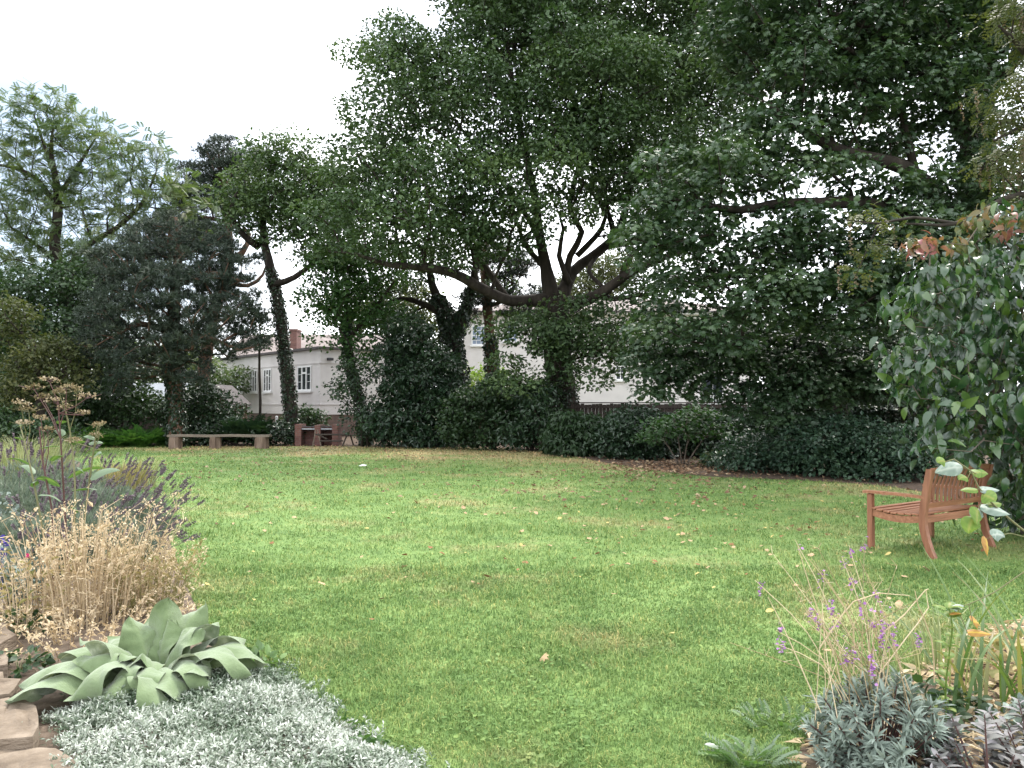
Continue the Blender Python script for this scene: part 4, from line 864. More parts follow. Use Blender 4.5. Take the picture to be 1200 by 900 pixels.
# small acer with bare stems
rng = np.random.default_rng(94); g = G(800, 545)
H = thing('small_acer', g, 'small bright green shrub on thin bare pale stems in front of the fence', 'shrub', 'shrubs of the far border')
lob = LB(float(g[1]), .8, (780, 498, 26, 12), (812, 492, 28, 14), (838, 505, 18, 9), (765, 510, 16, 9), (800, 508, 30, 9)); pts = fill(rng, lob, .3, .2)
wood = Acc(); grow(wood, rng, [(A([g + A([d * .1, 0, -.03]), g + A([d * .5, 0, .45]), g + A([d * 1.1, .05, 1.0])]), A([.022, .018, .01])) for d in (-.7, -.15, .2, .75)], pts, .006, .45, .25); wood.build('stems', M['palebark'], H, smooth=True)
cr = Acc(); leaves(cr, rng, pts, 42, .27, PALM, .10, upw=1.2, flat=.4, tint=(0, .4)); cr.build('foliage', M['brightleaf'], H)
for i, (lb, Yy, rows, sz, mtn) in enumerate((
    ('low bluish green bush at the border edge nearest the bare stemmed shrub', 18.3, ((862, 542, 30, 16), (890, 530, 34, 20), (918, 538, 34, 20), (880, 552, 40, 10)), .105, 'bluegreen'),
    ('taller bushy green shrub in the middle of the right border below the maple', 17., ((950, 520, 40, 24), (985, 512, 34, 26), (960, 540, 46, 20), (1000, 545, 40, 18)), .10, 'bluegreen'),
    ('dark leafy bush behind the left arm of the garden bench', 16.2, ((1035, 525, 34, 26), (1060, 540, 40, 22), (1025, 552, 40, 16), (1085, 530, 34, 34)), .10, 'bluegreen'),
    ('dark shrub deep in shade against the wooden fence', 21.5, ((930, 480, 44, 24), (985, 478, 44, 28), (1040, 480, 40, 28), (900, 500, 34, 18)), .13, 'darkleaf'))):
    shrub('border_bush', lb, 95 + i, LB(Yy, 1., *rows), K1, sz, mtn, .34, 60, .29, upw=.9, tint=(0, 1))
shrub('border_bush', 'pale dry leaved low shrub by the leaf litter patch', 99, LB(18.9, .5, (838, 545, 18, 12), (822, 552, 14, 8)), K1, .09, 'yellowish', .26, 26, .24, keep=.7)

tl = limb([(304, 514), (305, 470), (304, 440), (304, 412), (306, 395)], [.06, .055, .05, .045, .02], 31)
tree('slender_sapling', 'thin dark straight sapling stem before the cream house left of the leaning trunk', 57, [tl], [lobe(306, 392, 12, 16, 31, .5), lobe(300, 372, 14, 12, 31, .5)], K1, .14, 'midleaf', 'bark', .6, 40, .4)

shrub('green_shrub', 'dark shaded undergrowth bush at the left edge below the yellowish tree', 201, LB(30.5, 1.2, (-20, 480, 50, 30), (30, 490, 40, 28), (70, 485, 34, 30), (105, 478, 30, 30)), K1, .17, 'darkleaf', .6, 70, .5, tint=(.2, 1))
shrub('green_shrub', 'leafy low bush at the left edge beyond the pale grass clumps', 202, LB(24.5, .8, (-15, 500, 34, 20), (20, 508, 30, 16), (55, 510, 26, 14)), K1, .14, 'midleaf', .45, 65, .38)

shrub('border_bush', 'dark bush behind the bare pale stemmed shrub hiding the fence', 203, LB(23, .9, (805, 512, 34, 20), (845, 505, 32, 22), (830, 525, 40, 16), (875, 515, 26, 18)), K1, .13, 'darkleaf', .42, 70, .36, tint=(0, .8))
# ------------------------------------------------------------------ garden bench
def bench():
    H = thing('garden_bench', (4.23, 8.0, 0), 'reddish brown wooden slatted garden bench seen from behind on the right of the lawn', 'bench', rz=math.radians(33))
    W, D = 1.27, .56
    def rbox(acc, x0, x1, y0, y1, z0, z1, b=.006):
        bm = bmesh.new(); bmesh.ops.create_cube(bm, size=1)
        for v in bm.verts: v.co = Vector(((x0 + x1) / 2 + v.co.x * (x1 - x0), (y0 + y1) / 2 + v.co.y * (y1 - y0), (z0 + z1) / 2 + v.co.z * (z1 - z0)))
        bmesh.ops.bevel(bm, geom=bm.edges[:], offset=b, segments=1, affect='EDGES'); bmesh.ops.triangulate(bm, faces=bm.faces[:])
        bm.verts.ensure_lookup_table(); acc.add([tuple(v.co) for v in bm.verts], [[v.index for v in f.verts] for f in bm.faces]); bm.free()
    def sweep(acc, prof, x0, x1, th):
        """bar bent in the y-z plane: prof = [(y,z)], th = thickness in y"""
        v = []
        for y, z in prof:
            for x in (x0, x1):
                for s in (-1, 1): v.append((x, y + s * th / 2, z))
        q = []
        for i in range(len(prof) - 1):
            a = i * 4; b = a + 4
            q += [[a, b, b + 1, a + 1], [a + 1, b + 1, b + 3, a + 3], [a + 3, b + 3, b + 2, a + 2], [a + 2, b + 2, b, a]]
        e = (len(prof) - 1) * 4; q += [[0, 1, 3, 2], [e, e + 2, e + 3, e + 1]]
        acc.add(v, None, q)
    bx = lambda nm, mt, par, *bs: (lambda a: ([rbox(a, *b) for b in bs], a.build(nm, M[mt], par, world=False))[1])(Acc())
    back = lambda z: -.02 - .085 * max(0, (z - .42) / .5) ** 1.2 - .10 * max(0, (.34 - z) / .34) ** 1.5       # raked back posts, splayed feet
    for x in (0, W - .06):
        a = Acc(); sweep(a, [(back(z) , z) for z in np.linspace(0, .915, 12)], x, x + .06, .065); a.build('leg', M['teakend'], H, world=False)
        bx('leg', 'teakend', H, (x, x + .06, D - .03, D + .03, 0, .60))
        # armrest gently bowed
        a = Acc(); v = []; ys = np.linspace(-.045, D + .07, 9); 
        for i, y in enumerate(ys):
            z = .605 + .006 * math.sin(i / 8 * math.pi) ; hw = .031 + .012 * (i / 8)
            for xx in (x + .03 - hw, x + .03 + hw):
                for zz in (z, z + .028): v.append((xx, y, zz))
        q = []
        for i in range(8):
            p = i * 4; r = p + 4; q += [[p, p + 1, r + 1, r], [p + 1, p + 3, r + 3, r + 1], [p + 3, p + 2, r + 2, r + 3], [p + 2, p, r, r + 2]]
        q += [[0, 2, 3, 1], [32, 33, 35, 34]]; a.add(v, None, q); a.build('armrest', M['teak'], H, world=False)
        # curved side rail
        a = Acc(); v = []; ys = np.linspace(.016, D - .032, 9)
        for y in ys:
            t = (y - .02) / (D - .05); z = .425 - .028 * math.sin(math.pi * t) + .012 * t
            for xx in (x + .012, x + .048):
                for zz in (z - .075, z - .002): v.append((xx, y, zz))
        q = []
        for i in range(8):
            p = i * 4; r = p + 4; q += [[p, r, r + 1, p + 1], [p + 1, r + 1, r + 3, p + 3], [p + 3, r + 3, r + 2, p + 2], [p + 2, r + 2, r, p]]
        a.add(v, None, q + [[0, 1, 3, 2], [32, 34, 35, 33]]); a.build('side_rail', M['teak'], H, world=False)
    bx('seat_rail', 'teak', H, (.062, W - .062, -.035, .0, .345, .42)); bx('seat_rail', 'teak', H, (.062, W - .062, D - .02, D + .015, .35, .425))
    a = Acc(); n = 7
    for i in range(n):
        y0 = .014 + i * (D + .0) / n; t = (i + .5) / n; z = .428 - .026 * math.sin(math.pi * t) + .014 * t
        rbox(a, .002, W - .002, y0, y0 + D / n - .011, z, z + .02, .004)
    a.build('seat', M['teak'], H, world=False)
    B = thing('backrest', (0, 0, 0), None, None); B.parent = H
    sw = lambda nm, mt, par, *s: (lambda a: ([sweep(a, *k) for k in s], a.build(nm, M[mt], par, world=False))[1])(Acc())
    a = Acc(); v = []; xs = np.linspace(.062, W - .062, 15)
    for x in xs:
        t = (x - W / 2) / (W / 2); z = .86 + .028 * (1 - t * t)
        for zz in (z - .0, z + .062 - .02 * (1 - t * t)):
            for s in (-1, 1): v.append((x, back(zz) + s * .019, zz))
    q = []
    for i in range(14):
        p = i * 4; r = p + 4; q += [[p, r, r + 1, p + 1], [p + 1, r + 1, r + 3, p + 3], [p + 3, r + 3, r + 2, p + 2], [p + 2, r + 2, r, p]]
    a.add(v, None, q + [[0, 1, 3, 2], [56, 58, 59, 57]]); a.build('top_rail', M['teak'], B, world=False)
    sw('lower_rail', 'teak', B, ([(back(.50), .50), (back(.555), .555)], .062, W - .062, .032))
    a = Acc()
    for k in range(14):
        x = .10 + k * (W - .23) / 13
        sweep(a, [(back(z) + .02 * math.sin((z - .55) / .32 * math.pi), z) for z in np.linspace(.5555, .885, 9)], x, x + .034, .014)
    a.build('slats', M['teakend'], B, world=False)
bench()

# ------------------------------------------------------------------ log bench, barbecue, wooden frame
def log_bench():
    y = 26.9; H = thing('log_bench', (P(257, 524, y)[0], y, 0), 'long plank bench resting on three upright log stumps at the far lawn edge', 'bench')
    rng = np.random.default_rng(4)
    for k, (px, w_) in enumerate(((205.5, 14), (252, 12.5), (307, 15))):
        x = P(px, 520, y)[0]; r = w_ / 900 * y / 2; a = Acc(); n = 26; zs = np.linspace(0, .405, 5); ph = rng.uniform(0, 6, 3)
        v = []
        for z in zs:
            for i in range(n):
                t = i / n * 6.283; rr = r * (1 + .05 * math.sin(3 * t + ph[0]) + .035 * math.sin(7 * t + ph[1] + z * 2) + (.05 if i % 2 else -.03) + .06 * (1 - z / .4)); v.append((x + rr * math.cos(t), y + rr * math.sin(t), z))
        v += [(x, y, .405)]; q = [[a_ * n + i, a_ * n + (i + 1) % n, (a_ + 1) * n + (i + 1) % n, (a_ + 1) * n + i] for a_ in range(4) for i in range(n)]
        a.add(v, [[4 * n + i, 4 * n + (i + 1) % n, 5 * n] for i in range(n)], q); a.build('log_stump', M['log'], H)
    x0, x1 = P(198, 510, y)[0], P(317, 510, y)[0]
    a = Acc(); n = 14; v = []
    for i in range(n + 1):
        x = x0 + (x1 - x0) * i / n; z = .41 + .008 * math.sin(i * .9); e = .012 * math.sin(i * 1.7)
        v += [(x, y - .17 + e, z), (x, y + .17 + e, z), (x, y + .17 + e, z + .075), (x, y - .17 + e, z + .075)]
    q = []
    for i in range(n):
        p = i * 4; r = p + 4; q += [[p + k, p + (k + 1) % 4, r + (k + 1) % 4, r + k] for k in range(4)]
    a.add(v, None, [list(reversed(f)) for f in q] + [[0, 1, 2, 3], [n * 4, n * 4 + 3, n * 4 + 2, n * 4 + 1]]); a.build('plank', M['plank'], H)
log_bench()
def barbecue():
    y = 28.6; X = lambda px: P(px, 500, y)[0]; H = thing('brick_barbecue', (X(371), y, 0), 'red brick barbecue with three piers and grey metal trays by the leaning trunk', 'barbecue')
    o = A([0., y, 0])
    def part(nm, mt, *bs):
        a = Acc()
        for b in bs: obox(a, o, ux, ny, *b)
        return a.build(nm, M[mt], H)
    for a0, a1, zt in ((346, 353.5, .80), (369, 376, .77), (389.5, 396.5, .79)): part('pier', 'redbrick', (X(a0), X(a1), 0, zt, -.62, .06))
    part('back_wall', 'redbrick', (X(353.5) + .003, X(369) - .003, 0, .70, -.62, -.5), (X(376) + .003, X(389.5) - .003, 0, .70, -.62, -.5))
    for a0, a1 in ((353.5, 369), (376, 389.5)):
        x0, x1 = X(a0) + .004, X(a1) - .004
        part('tray', 'steel', (x0, x1, .60, .62, -.495, .02), (x0, x1, .622, .655, -.0, .02))
        part('grill', 'iron', *[(x0 + .01 + k * (x1 - x0 - .04) / 9, x0 + .025 + k * (x1 - x0 - .04) / 9, .70, .715, -.495, .0) for k in range(10)])
    part('shelf', 'iron', (X(376) + .004, X(389.5) - .004, .40, .425, -.49, .03))
barbecue()
def wooden_frame():
    y = 28.1; X = lambda px: P(px, 500, y)[0]; H = thing('wooden_trestle', (X(388), y, 0), 'thin dark trestle with pale splayed legs standing before the brick barbecue', 'trestle')
    a = Acc()
    for s, e in ((366.5, 370), (376.5, 372)): tube(a, [[X(s), y, 0], [X(e), y, .62]], [.022, .022], 6)
    a.build('leg', M['plank'], H)
    a = Acc(); tube(a, [[X(370), y - .03, .44], [X(396), y - .02, .44], [X(411), y, .42]], [.03, .03, .035], 6); tube(a, [[X(375), y - .03, .2], [X(402), y, .21]], [.028, .028], 6); tube(a, [[X(375), y - .05, .42], [X(384), y - .05, .27]], [.03, .03], 6); a.build('rail', M['darkwood'], H)
    a = Acc(); tube(a, [[X(402), y - .2, -.02], [X(405), y - .1, .25], [X(408), y, .5]], [.035, .03, .035], 6); a.build('leg', M['darkwood'], H)
    a = Acc(); tube(a, [[X(413), y + .25, 0], [X(410), y + .1, .42]], [.03, .03], 6); a.build('leg', M['darkwood'], H)
wooden_frame()
a = Acc(); g = G(425, 548); a.add([g + A(q) for q in ([-.09, -.05, .045], [.08, -.06, .05], [.1, .05, .06], [-.07, .06, .05], [0, 0, .085])], [[0, 1, 4], [1, 2, 4], [2, 3, 4], [3, 0, 4]])
tag(a.build('paper_scrap', M['white']), 'small white paper scrap lying on the far lawn', 'litter')

# ------------------------------------------------------------------ dogwood on the right
def dogwood():
    rng = np.random.default_rng(7); Y = 8.6
    g = A([6.35, 9.4, 0]); H = thing('dogwood_shrub', g, 'large shrub with big drooping glossy leaves and a few red ones overhanging the garden bench', 'shrub')
    L_ = [lobe(a, b, c, d, e, f) for a, b, c, d, e, f in ((1090, 345, 40, 40, 8.6, .6), (1140, 330, 45, 50, 8.7, .7), (1080, 410, 38, 38, 8.4, .5), (1130, 410, 50, 50, 8.6, .7), (1175, 420, 40, 70, 8.8, .8), (1105, 470, 40, 36, 8.3, .5), (1150, 490, 45, 40, 8.4, .6), (1190, 520, 40, 50, 8.6, .7), (1130, 525, 36, 18, 8.2, .4), (1195, 330, 40, 70, 8.9, .8), (1230, 430, 50, 120, 9, .9), (1052, 385, 16, 24, 8.3, .3), (1062, 450, 14, 14, 8.2, .3), (1180, 565, 40, 34, 8.9, .6), (1085, 520, 16, 12, 8.1, .25), (1215, 590, 40, 40, 9.2, .6), (1195, 260, 28, 30, 8.8, .5))]
    A_ = [lobe(a, b, c, d, e, f) for a, b, c, d, e, f in ((1085, 288, 22, 10, 8.5, .3), (1120, 290, 22, 9, 8.5, .3), (1150, 265, 24, 14, 8.6, .35), (1182, 262, 16, 14, 8.6, .25))]
    pts = fill(rng, L_, .26, .2, .15); pa = fill(rng, A_, .17, 0)
    st = []
    for k in range(9):
        e = L_[[0, 1, 3, 4, 6, 7, 9, 10, 5][k]][0]; o = A([rng.normal(0, .14), rng.normal(0, .14), 0])
        st.append((A([g + o - UP * .04, g + o + (e - g) * A([.25, .25, .45]), g + (e - g) * A([.6, .6, .8]), e]), A([.035, .028, .02, .008])))
    wood = Acc(); grow(wood, rng, st, np.vstack([pts, pa]), .0045, .45, .25); wood.build('stems', M['palebark'], H, smooth=True)
    T = T_oval(.23, .5, .08, 4)
    cr = Acc(); leaves(cr, rng, pts, 16, .21, T, .165, .9, .6, 1.3, tint=(0, 1), tvar=.15, nr=.6, dr_=.7); cr.build('foliage', M['dogwood'], H, smooth=True)
    ar = Acc(); leaves(ar, rng, pa, 9, .13, T, .12, .8, .7, .8, tint=(0, 1), tvar=.7); ar.build('red_leaves', M['autumn'], H, smooth=True)
dogwood()

def leaf_surface(acc, base, az, L, W, el0, el1, rng, nl=10, nw=6, fold=.12, wave=.03, pw=.8, twist=0., roll=0., rnd=False):
    """one broad curved leaf: rises at el0, ends at el1 (radians)"""
    t = np.linspace(0, 1, nl); el = el0 + (el1 - el0) * t ** 1.2
    step = L / (nl - 1); d = np.stack([np.cos(az) * np.cos(el), np.sin(az) * np.cos(el), np.sin(el)], -1)
    c = A(base) + np.vstack([np.zeros(3), np.cumsum(d[:-1] * step, 0)])
    s = A([-math.sin(az), math.cos(az), 0]); n = np.cross(d, s) * -1
    n[n[:, 2] < 0] *= 1
    w_ = W / 2 * (1.5 * t ** .75 * np.clip(1 - t ** 3.4, 0, 1) ** .62 if rnd else np.clip(np.sin(math.pi * t ** pw), 0, 1) ** .75) + .012 * (1 - t)
    ph = rng.uniform(0, 6.28, 2); v = []; tn = []
    for i in range(nl):
        for k in range(-nw // 2, nw // 2 + 1):
            u = k / (nw / 2); wv = wave * math.sin(t[i] * 9 + ph[0 if u > 0 else 1]) * abs(u) ** 1.5 * (W / .2) - .05 * W * math.cos(t[i] * 34 - abs(u) * 5) * (abs(u) * (1 - abs(u)) * 2 + .15 * abs(u))
            ra = roll + twist * t[i]; ss = s * math.cos(ra) + n[i] * math.sin(ra); n2 = n[i] * math.cos(ra) - s * math.sin(ra)
            v.append(c[i] + ss * (u * w_[i]) + n2 * (fold * abs(u) ** 1.3 * w_[i] + wv))
            tn.append(.98 if k == 0 else np.clip(.45 + .09 * rng.normal() - .1 * abs(u) + .28 * (1.15 * max(0, math.cos(t[i] * 34 - abs(u) * 5)) ** 3 - .35 * max(0, -math.cos(t[i] * 34 - abs(u) * 5))), 0, 1))
    m = nw + 1; q = [[i * m + k, i * m + k + 1, (i + 1) * m + k + 1, (i + 1) * m + k] for i in range(nl - 1) for k in range(nw)]
    acc.add(v, None, q, tn); return c

# ------------------------------------------------------------------ big felted rosette
def rosette():
    rng = np.random.default_rng(8); g = A([-1.98, 4.3, 0]); H = thing('verbascum_plant', g, 'big pale felted leaf rosette beside the stepping stones', 'plant')
    spec = [(95, .47, .17, 88, 68), (262, .56, .22, 66, -80), (238, .62, .22, 60, -72), (210, .74, .22, 54, -50), (190, .80, .19, 50, -42), (172, .70, .19, 58, -35), (150, .58, .2, 66, -10), (120, .5, .19, 74, 30), (62, .52, .2, 70, 0), (38, .62, .19, 62, -35), (15, .74, .19, 56, -48), (355, .72, .19, 60, -62), (335, .60, .2, 66, -78), (310, .56, .22, 64, -80), (290, .48, .2, 72, -70), (250, .44, .2, 76, -55), (222, .5, .2, 72, -40), (195, .52, .19, 70, -15), (25, .5, .19, 74, 0), (345, .44, .19, 78, -20), (100, .40, .17, 84, 40), (275, .34, .17, 82, 10), (160, .42, .18, 80, 30), (8, .42, .18, 80, 25), (215, .80, .21, 36, -38), (300, .58, .2, 44, -50), (325, .52, .19, 50, -50), (80, .36, .15, 88, 60), (235, .34, .15, 84, 40), (20, .66, .18, 50, -55)]
    for az, L_, W, e0, e1 in spec:
        lt = rng.normal(0, .14); a = Acc(); z = rng.uniform(.02, .07); r = math.radians(az + rng.normal(0, 4))
        leaf_surface(a, g + A([math.cos(r) * .03, math.sin(r) * .03, z]), r, L_ * .90, W * rng.uniform(.92, 1.2), math.radians(e0 + rng.normal(0, 4)), math.radians(e1 + rng.normal(0, 12)), rng, 26, 12, .55, .05, .95, rng.normal(0, .45), 0., True)
        a.c = [np.clip(c + lt, 0, 1) for c in a.c]; a.build('leaf', M['felt'], H, smooth=True)
rosette()

# ------------------------------------------------------------------ stepping stones
def stone(pts, h, label, seed, tilt=(0, 0), z0=-.03):
    rng = np.random.default_rng(seed); p = np.asarray(pts, float); p = np.stack([p, .5 * p + .5 * np.roll(p, -1, 0)], 1).reshape(-1, 2); p = p + rng.normal(size=p.shape) * .018; c = p.mean(0); n = len(p)
    v = []; rings = [(1.03, z0), (1.0, h * .8), (.985, h), (.7, h + .004), (.35, h + .008)]
    for s, z in rings:
        for x, y in (p - c) * s + c:
            zz = z + (tilt[0] * (x - c[0]) + tilt[1] * (y - c[1])) * (z > 0) + rng.normal() * .006; v.append((x - c[0], y - c[1], zz))
    v.append((0, 0, h + .005)); k = len(v) - 1
    a = Acc(); q = [[r * n + i, r * n + (i + 1) % n, (r + 1) * n + (i + 1) % n, (r + 1) * n + i] for r in range(4) for i in range(n)]
    ar = sum(p[i][0] * p[(i + 1) % n][1] - p[(i + 1) % n][0] * p[i][1] for i in range(n))
    if ar < 0: q = [f[::-1] for f in q]
    t = [[4 * n + i, 4 * n + (i + 1) % n, k] for i in range(n)]
    if ar < 0: t = [f[::-1] for f in t]
    a.add(v, t, q); o = a.build('stepping_stone', M['stone'], world=False); o.location = (c[0], c[1], 0)
    return tag(o, label, 'paving stone', 'sandstone slabs along the path')
def gp(*r): return [tuple(P(x, y, 1.)[:1]) for x, y in r]
def gz(rows, z):
    out = []
    for x, y in rows:
        g = G(x, y); f = (CAM_Z - z) / CAM_Z; out.append((g[0] * f, g[1] * f))
    return out
stone(gz([(-60, 905), (-60, 878), (20, 876), (70, 878), (92, 893), (110, 925), (60, 960), (-60, 960)], .05), .05, 'nearest flat pinkish sandstone slab at the bottom left corner', 1)
stone(gz([(-50, 826), (0, 820), (30, 819), (49, 838), (38, 866), (-50, 866)], .085), .085, 'thick sandstone slab with a broken edge below the felted leaves', 2)
stone(gz([(-40, 790), (6, 786), (20, 800), (14, 814), (-40, 818)], .09), .09, 'small buff stone directly behind the thick broken edged slab', 3)
stone(gz([(-40, 762), (10, 764), (14, 780), (-40, 784)], .10), .10, 'narrow stone third along the path from the camera', 4)
stone(gz([(-40, 726), (8, 728), (14, 744), (0, 756), (-40, 756)], .1), .10, 'weathered stone beside the dried straw plant', 5)
stone(gz([(-40, 704), (2, 704), (8, 718), (-40, 722)], .1), .10, 'farthest small path stone beyond the weathered one', 6)
rngS = np.random.default_rng(77)

# ------------------------------------------------------------------ silver ground cover
def silver():
    rng = np.random.default_rng(9); poly = smoothpoly([g2(50, 850), g2(115, 812), g2(190, 800), g2(290, 782), g2(345, 800), g2(385, 832), g2(400, 858), g2(470, 888), g2(520, 925), (-.6, 2.5), (-2, 2.5), g2(110, 905)], 2)
    x = rng.uniform(-3.2, 0, 46000); y = rng.uniform(2.4, 5.2, 46000); jx = rng.normal(0, .035, 46000); k = inside(poly, x + jx + .04 * np.sin(y * 23), y + jx[::-1] + .04 * np.sin(x * 21)); x, y = x[k], y[k]; n = len(x)
    dd = np.min(np.hypot(x[:, None] - poly[None, :, 0], y[:, None] - poly[None, :, 1]), 1)
    h = (.03 + .075 * np.clip(dd / .3, 0, 1) ** .7) * (1 + .3 * np.sin(x * 9 + 1) * np.sin(y * 10)) * rng.uniform(.75, 1.1, n)
    m = 7; idx = np.repeat(np.arange(n), m)
    pos = np.stack([x, y, h], -1)[idx]; pos[:, 2] -= np.tile(np.linspace(0, .035, m), n)
    a = rng.uniform(0, 6.28, n * m); el = rng.uniform(-.1, 1.2, n * m); d = np.stack([np.cos(a) * np.cos(el), np.sin(a) * np.cos(el), np.sin(el)], -1)
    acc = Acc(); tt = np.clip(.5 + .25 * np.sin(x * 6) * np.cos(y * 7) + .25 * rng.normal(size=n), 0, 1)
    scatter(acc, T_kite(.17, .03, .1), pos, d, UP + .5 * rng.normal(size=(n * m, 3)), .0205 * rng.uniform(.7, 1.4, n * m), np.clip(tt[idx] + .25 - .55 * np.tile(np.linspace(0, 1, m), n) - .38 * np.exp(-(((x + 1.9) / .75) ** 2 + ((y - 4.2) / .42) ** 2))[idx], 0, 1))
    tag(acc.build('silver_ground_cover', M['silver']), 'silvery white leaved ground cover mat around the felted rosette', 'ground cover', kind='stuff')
silver()
def tuft(name, label, cat, seed, g, n, R, hgt, T, size, mat, group=None, upw=.8, droop=.3):
    rng = np.random.default_rng(seed); H = thing(name, g, label, cat, group); g = A(g)
    r = rng.uniform(0, 1, n) ** .5; a = rng.uniform(0, 6.28, n); pos = g + np.stack([np.cos(a) * r * R, np.sin(a) * r * R, hgt * (1 - r * r * .6) * rng.uniform(.25, 1, n)], -1)
    d = nrm(pos - g) + .5 * rng.normal(size=(n, 3)) - droop * UP; cr = Acc(); scatter(cr, T, pos, d, UP * upw + .5 * rng.normal(size=(n, 3)), size * rng.uniform(.6, 1.3, n), rng.uniform(0, 1, n)); cr.build('foliage', M[mat], H)
    st = Acc()
    for k in range(0, n, max(1, n // 14)): tube(st, [g, (g + pos[k]) / 2 + UP * .01, pos[k]], [.003, .0025, .0015], 4)
    st.build('stems', M['stem'], H); return H
OV = T_oval(.33, .2, .06, 3)
tuft('sedum_plant', 'little pinkish green fleshy plant at the near tip of the silver mat', 'plant', 101, G(425, 884), 90, .11, .07, OV, .04, 'brightleaf')
tuft('sedum_plant', 'tiny red tinged plant among the silver leaves at the near lawn edge', 'plant', 102, G(440, 893), 40, .06, .06, OV, .032, 'autumn')
tuft('weed_plant', 'small bright green leafy weed right of the felted rosette', 'plant', 103, G(306, 786), 80, .12, .12, OV, .06, 'perleaf')
tuft('weed_plant', 'small green weed left of the felted rosette between stones', 'plant', 104, G(22, 788), 110, .16, .14, OV, .05, 'midleaf')
tuft('weed_plant', 'green creeping weed among the far path stones', 'plant', 105, G(24, 742), 130, .2, .14, OV, .05, 'midleaf')
tuft('weed_plant', 'low green clover patch on the lawn edge by the silver mat', 'plant', 106, G(398, 862), 80, .12, .07, OV, .04, 'brightleaf')

# ------------------------------------------------------------------ dried plant, lavenders and the left border
def stems_plant(name, label, cat, seed, g, n, R, hgt, lean, mats, head=None, rad=.0035, leafn=0, group=None, spread=.5, twig=0, hvar=.35):
    rng = np.random.default_rng(seed); g = A(g); H = thing(name, g, label, cat, group); st = Acc(); lf = Acc(); hd = Acc()
    for k in range(n):
        a = rng.uniform(0, 6.28); r = R * rng.uniform(0, 1) ** .5; b = g + A([math.cos(a) * r, math.sin(a) * r, 0])
        h = hgt * rng.uniform(1 - hvar, 1 + hvar * .3); off = A([math.cos(a), math.sin(a), 0]) * spread * r + A([*lean, 0]) * h + rng.normal(size=3) * A([.07, .07, 0]) * h
        m = b + off * .35 + UP * h * .55; e = b + off + UP * h
        q, rr = resample([b, m, e], [rad, rad * .8, rad * .45], h / 5); tt = rng.uniform(); tube(st, q, rr, 4, tt, cap=False)
        for _ in range(twig):
            i = rng.integers(1, len(q)); p = q[i]; v = nrm(rng.normal(size=3) * A([1, 1, .4]) + UP * .7) * h * rng.uniform(.08, .22); tube(st, [p, p + v * .6, p + v], [rad * .6, rad * .5, rad * .3], 3, tt, cap=False)
            if head: head(hd, rng, p + v, v)
        if leafn:
            i = rng.integers(0, len(q), leafn); scatter(lf, T_kite(.16, .05, .3), q[i], rng.normal(size=(leafn, 3)) + A([0, 0, .2]), UP + rng.normal(size=(leafn, 3)) * .6, (.035 + .05 * h) * rng.uniform(.5, 1.3, leafn), rng.uniform(0, 1, leafn))
        if head: head(hd, rng, e, e - m)
    st.build('stems', M[mats[0]], H)
    if leafn: lf.build('leaves', M[mats[1]], H)
    if hd.n: hd.build('seed_heads', M[mats[2]], H)['kind'] = 'stuff'
    return H
def pod(hd, rng, p, d):
    n = 5; scatter(hd, T_kite(.3, .1, .05), np.repeat(A(p)[None], n, 0) + rng.normal(size=(n, 3)) * .012, nrm(d) + .5 * rng.normal(size=(n, 3)), rng.normal(size=(n, 3)),   .02 * rng.uniform(.6, 1.3, n), rng.uniform(.3, 1, n))
stems_plant('dried_plant', 'tall straw coloured dried plant in front of the lavender', 'plant', 111, A([-3.15, 5.75, 0]), 150, .40, .74, (.03, 0), ('straw', 'straw', 'straw'), pod, .0040, 2, twig=3, group='dried plants of the left border')
stems_plant('dried_plant', 'greener half dried bushy plant right of the straw coloured one', 'plant', 112, A([-2.80, 5.95, 0]), 110, .24, .44, (.02, 0), ('strawgreen', 'strawgreen', 'straw'), pod, .0028, 5, twig=4, group='dried plants of the left border')
stems_plant('dried_plant', 'short pale dried stalks at the left of the straw plant', 'plant', 113, A([-3.5, 5.5, 0]), 40, .28, .5, (-.05, -.05), ('straw', 'strawgreen', 'straw'), pod, .0036, 8, twig=3, group='dried plants of the left border')
stems_plant('dried_plant', 'low crumpled dead foliage at the foot of the straw plant', 'plant', 114, A([-2.95, 5.3, 0]), 70, .55, .2, (0, -.1), ('straw', 'straw', 'straw'), pod, .003, 12, twig=3, group='dried plants of the left border')

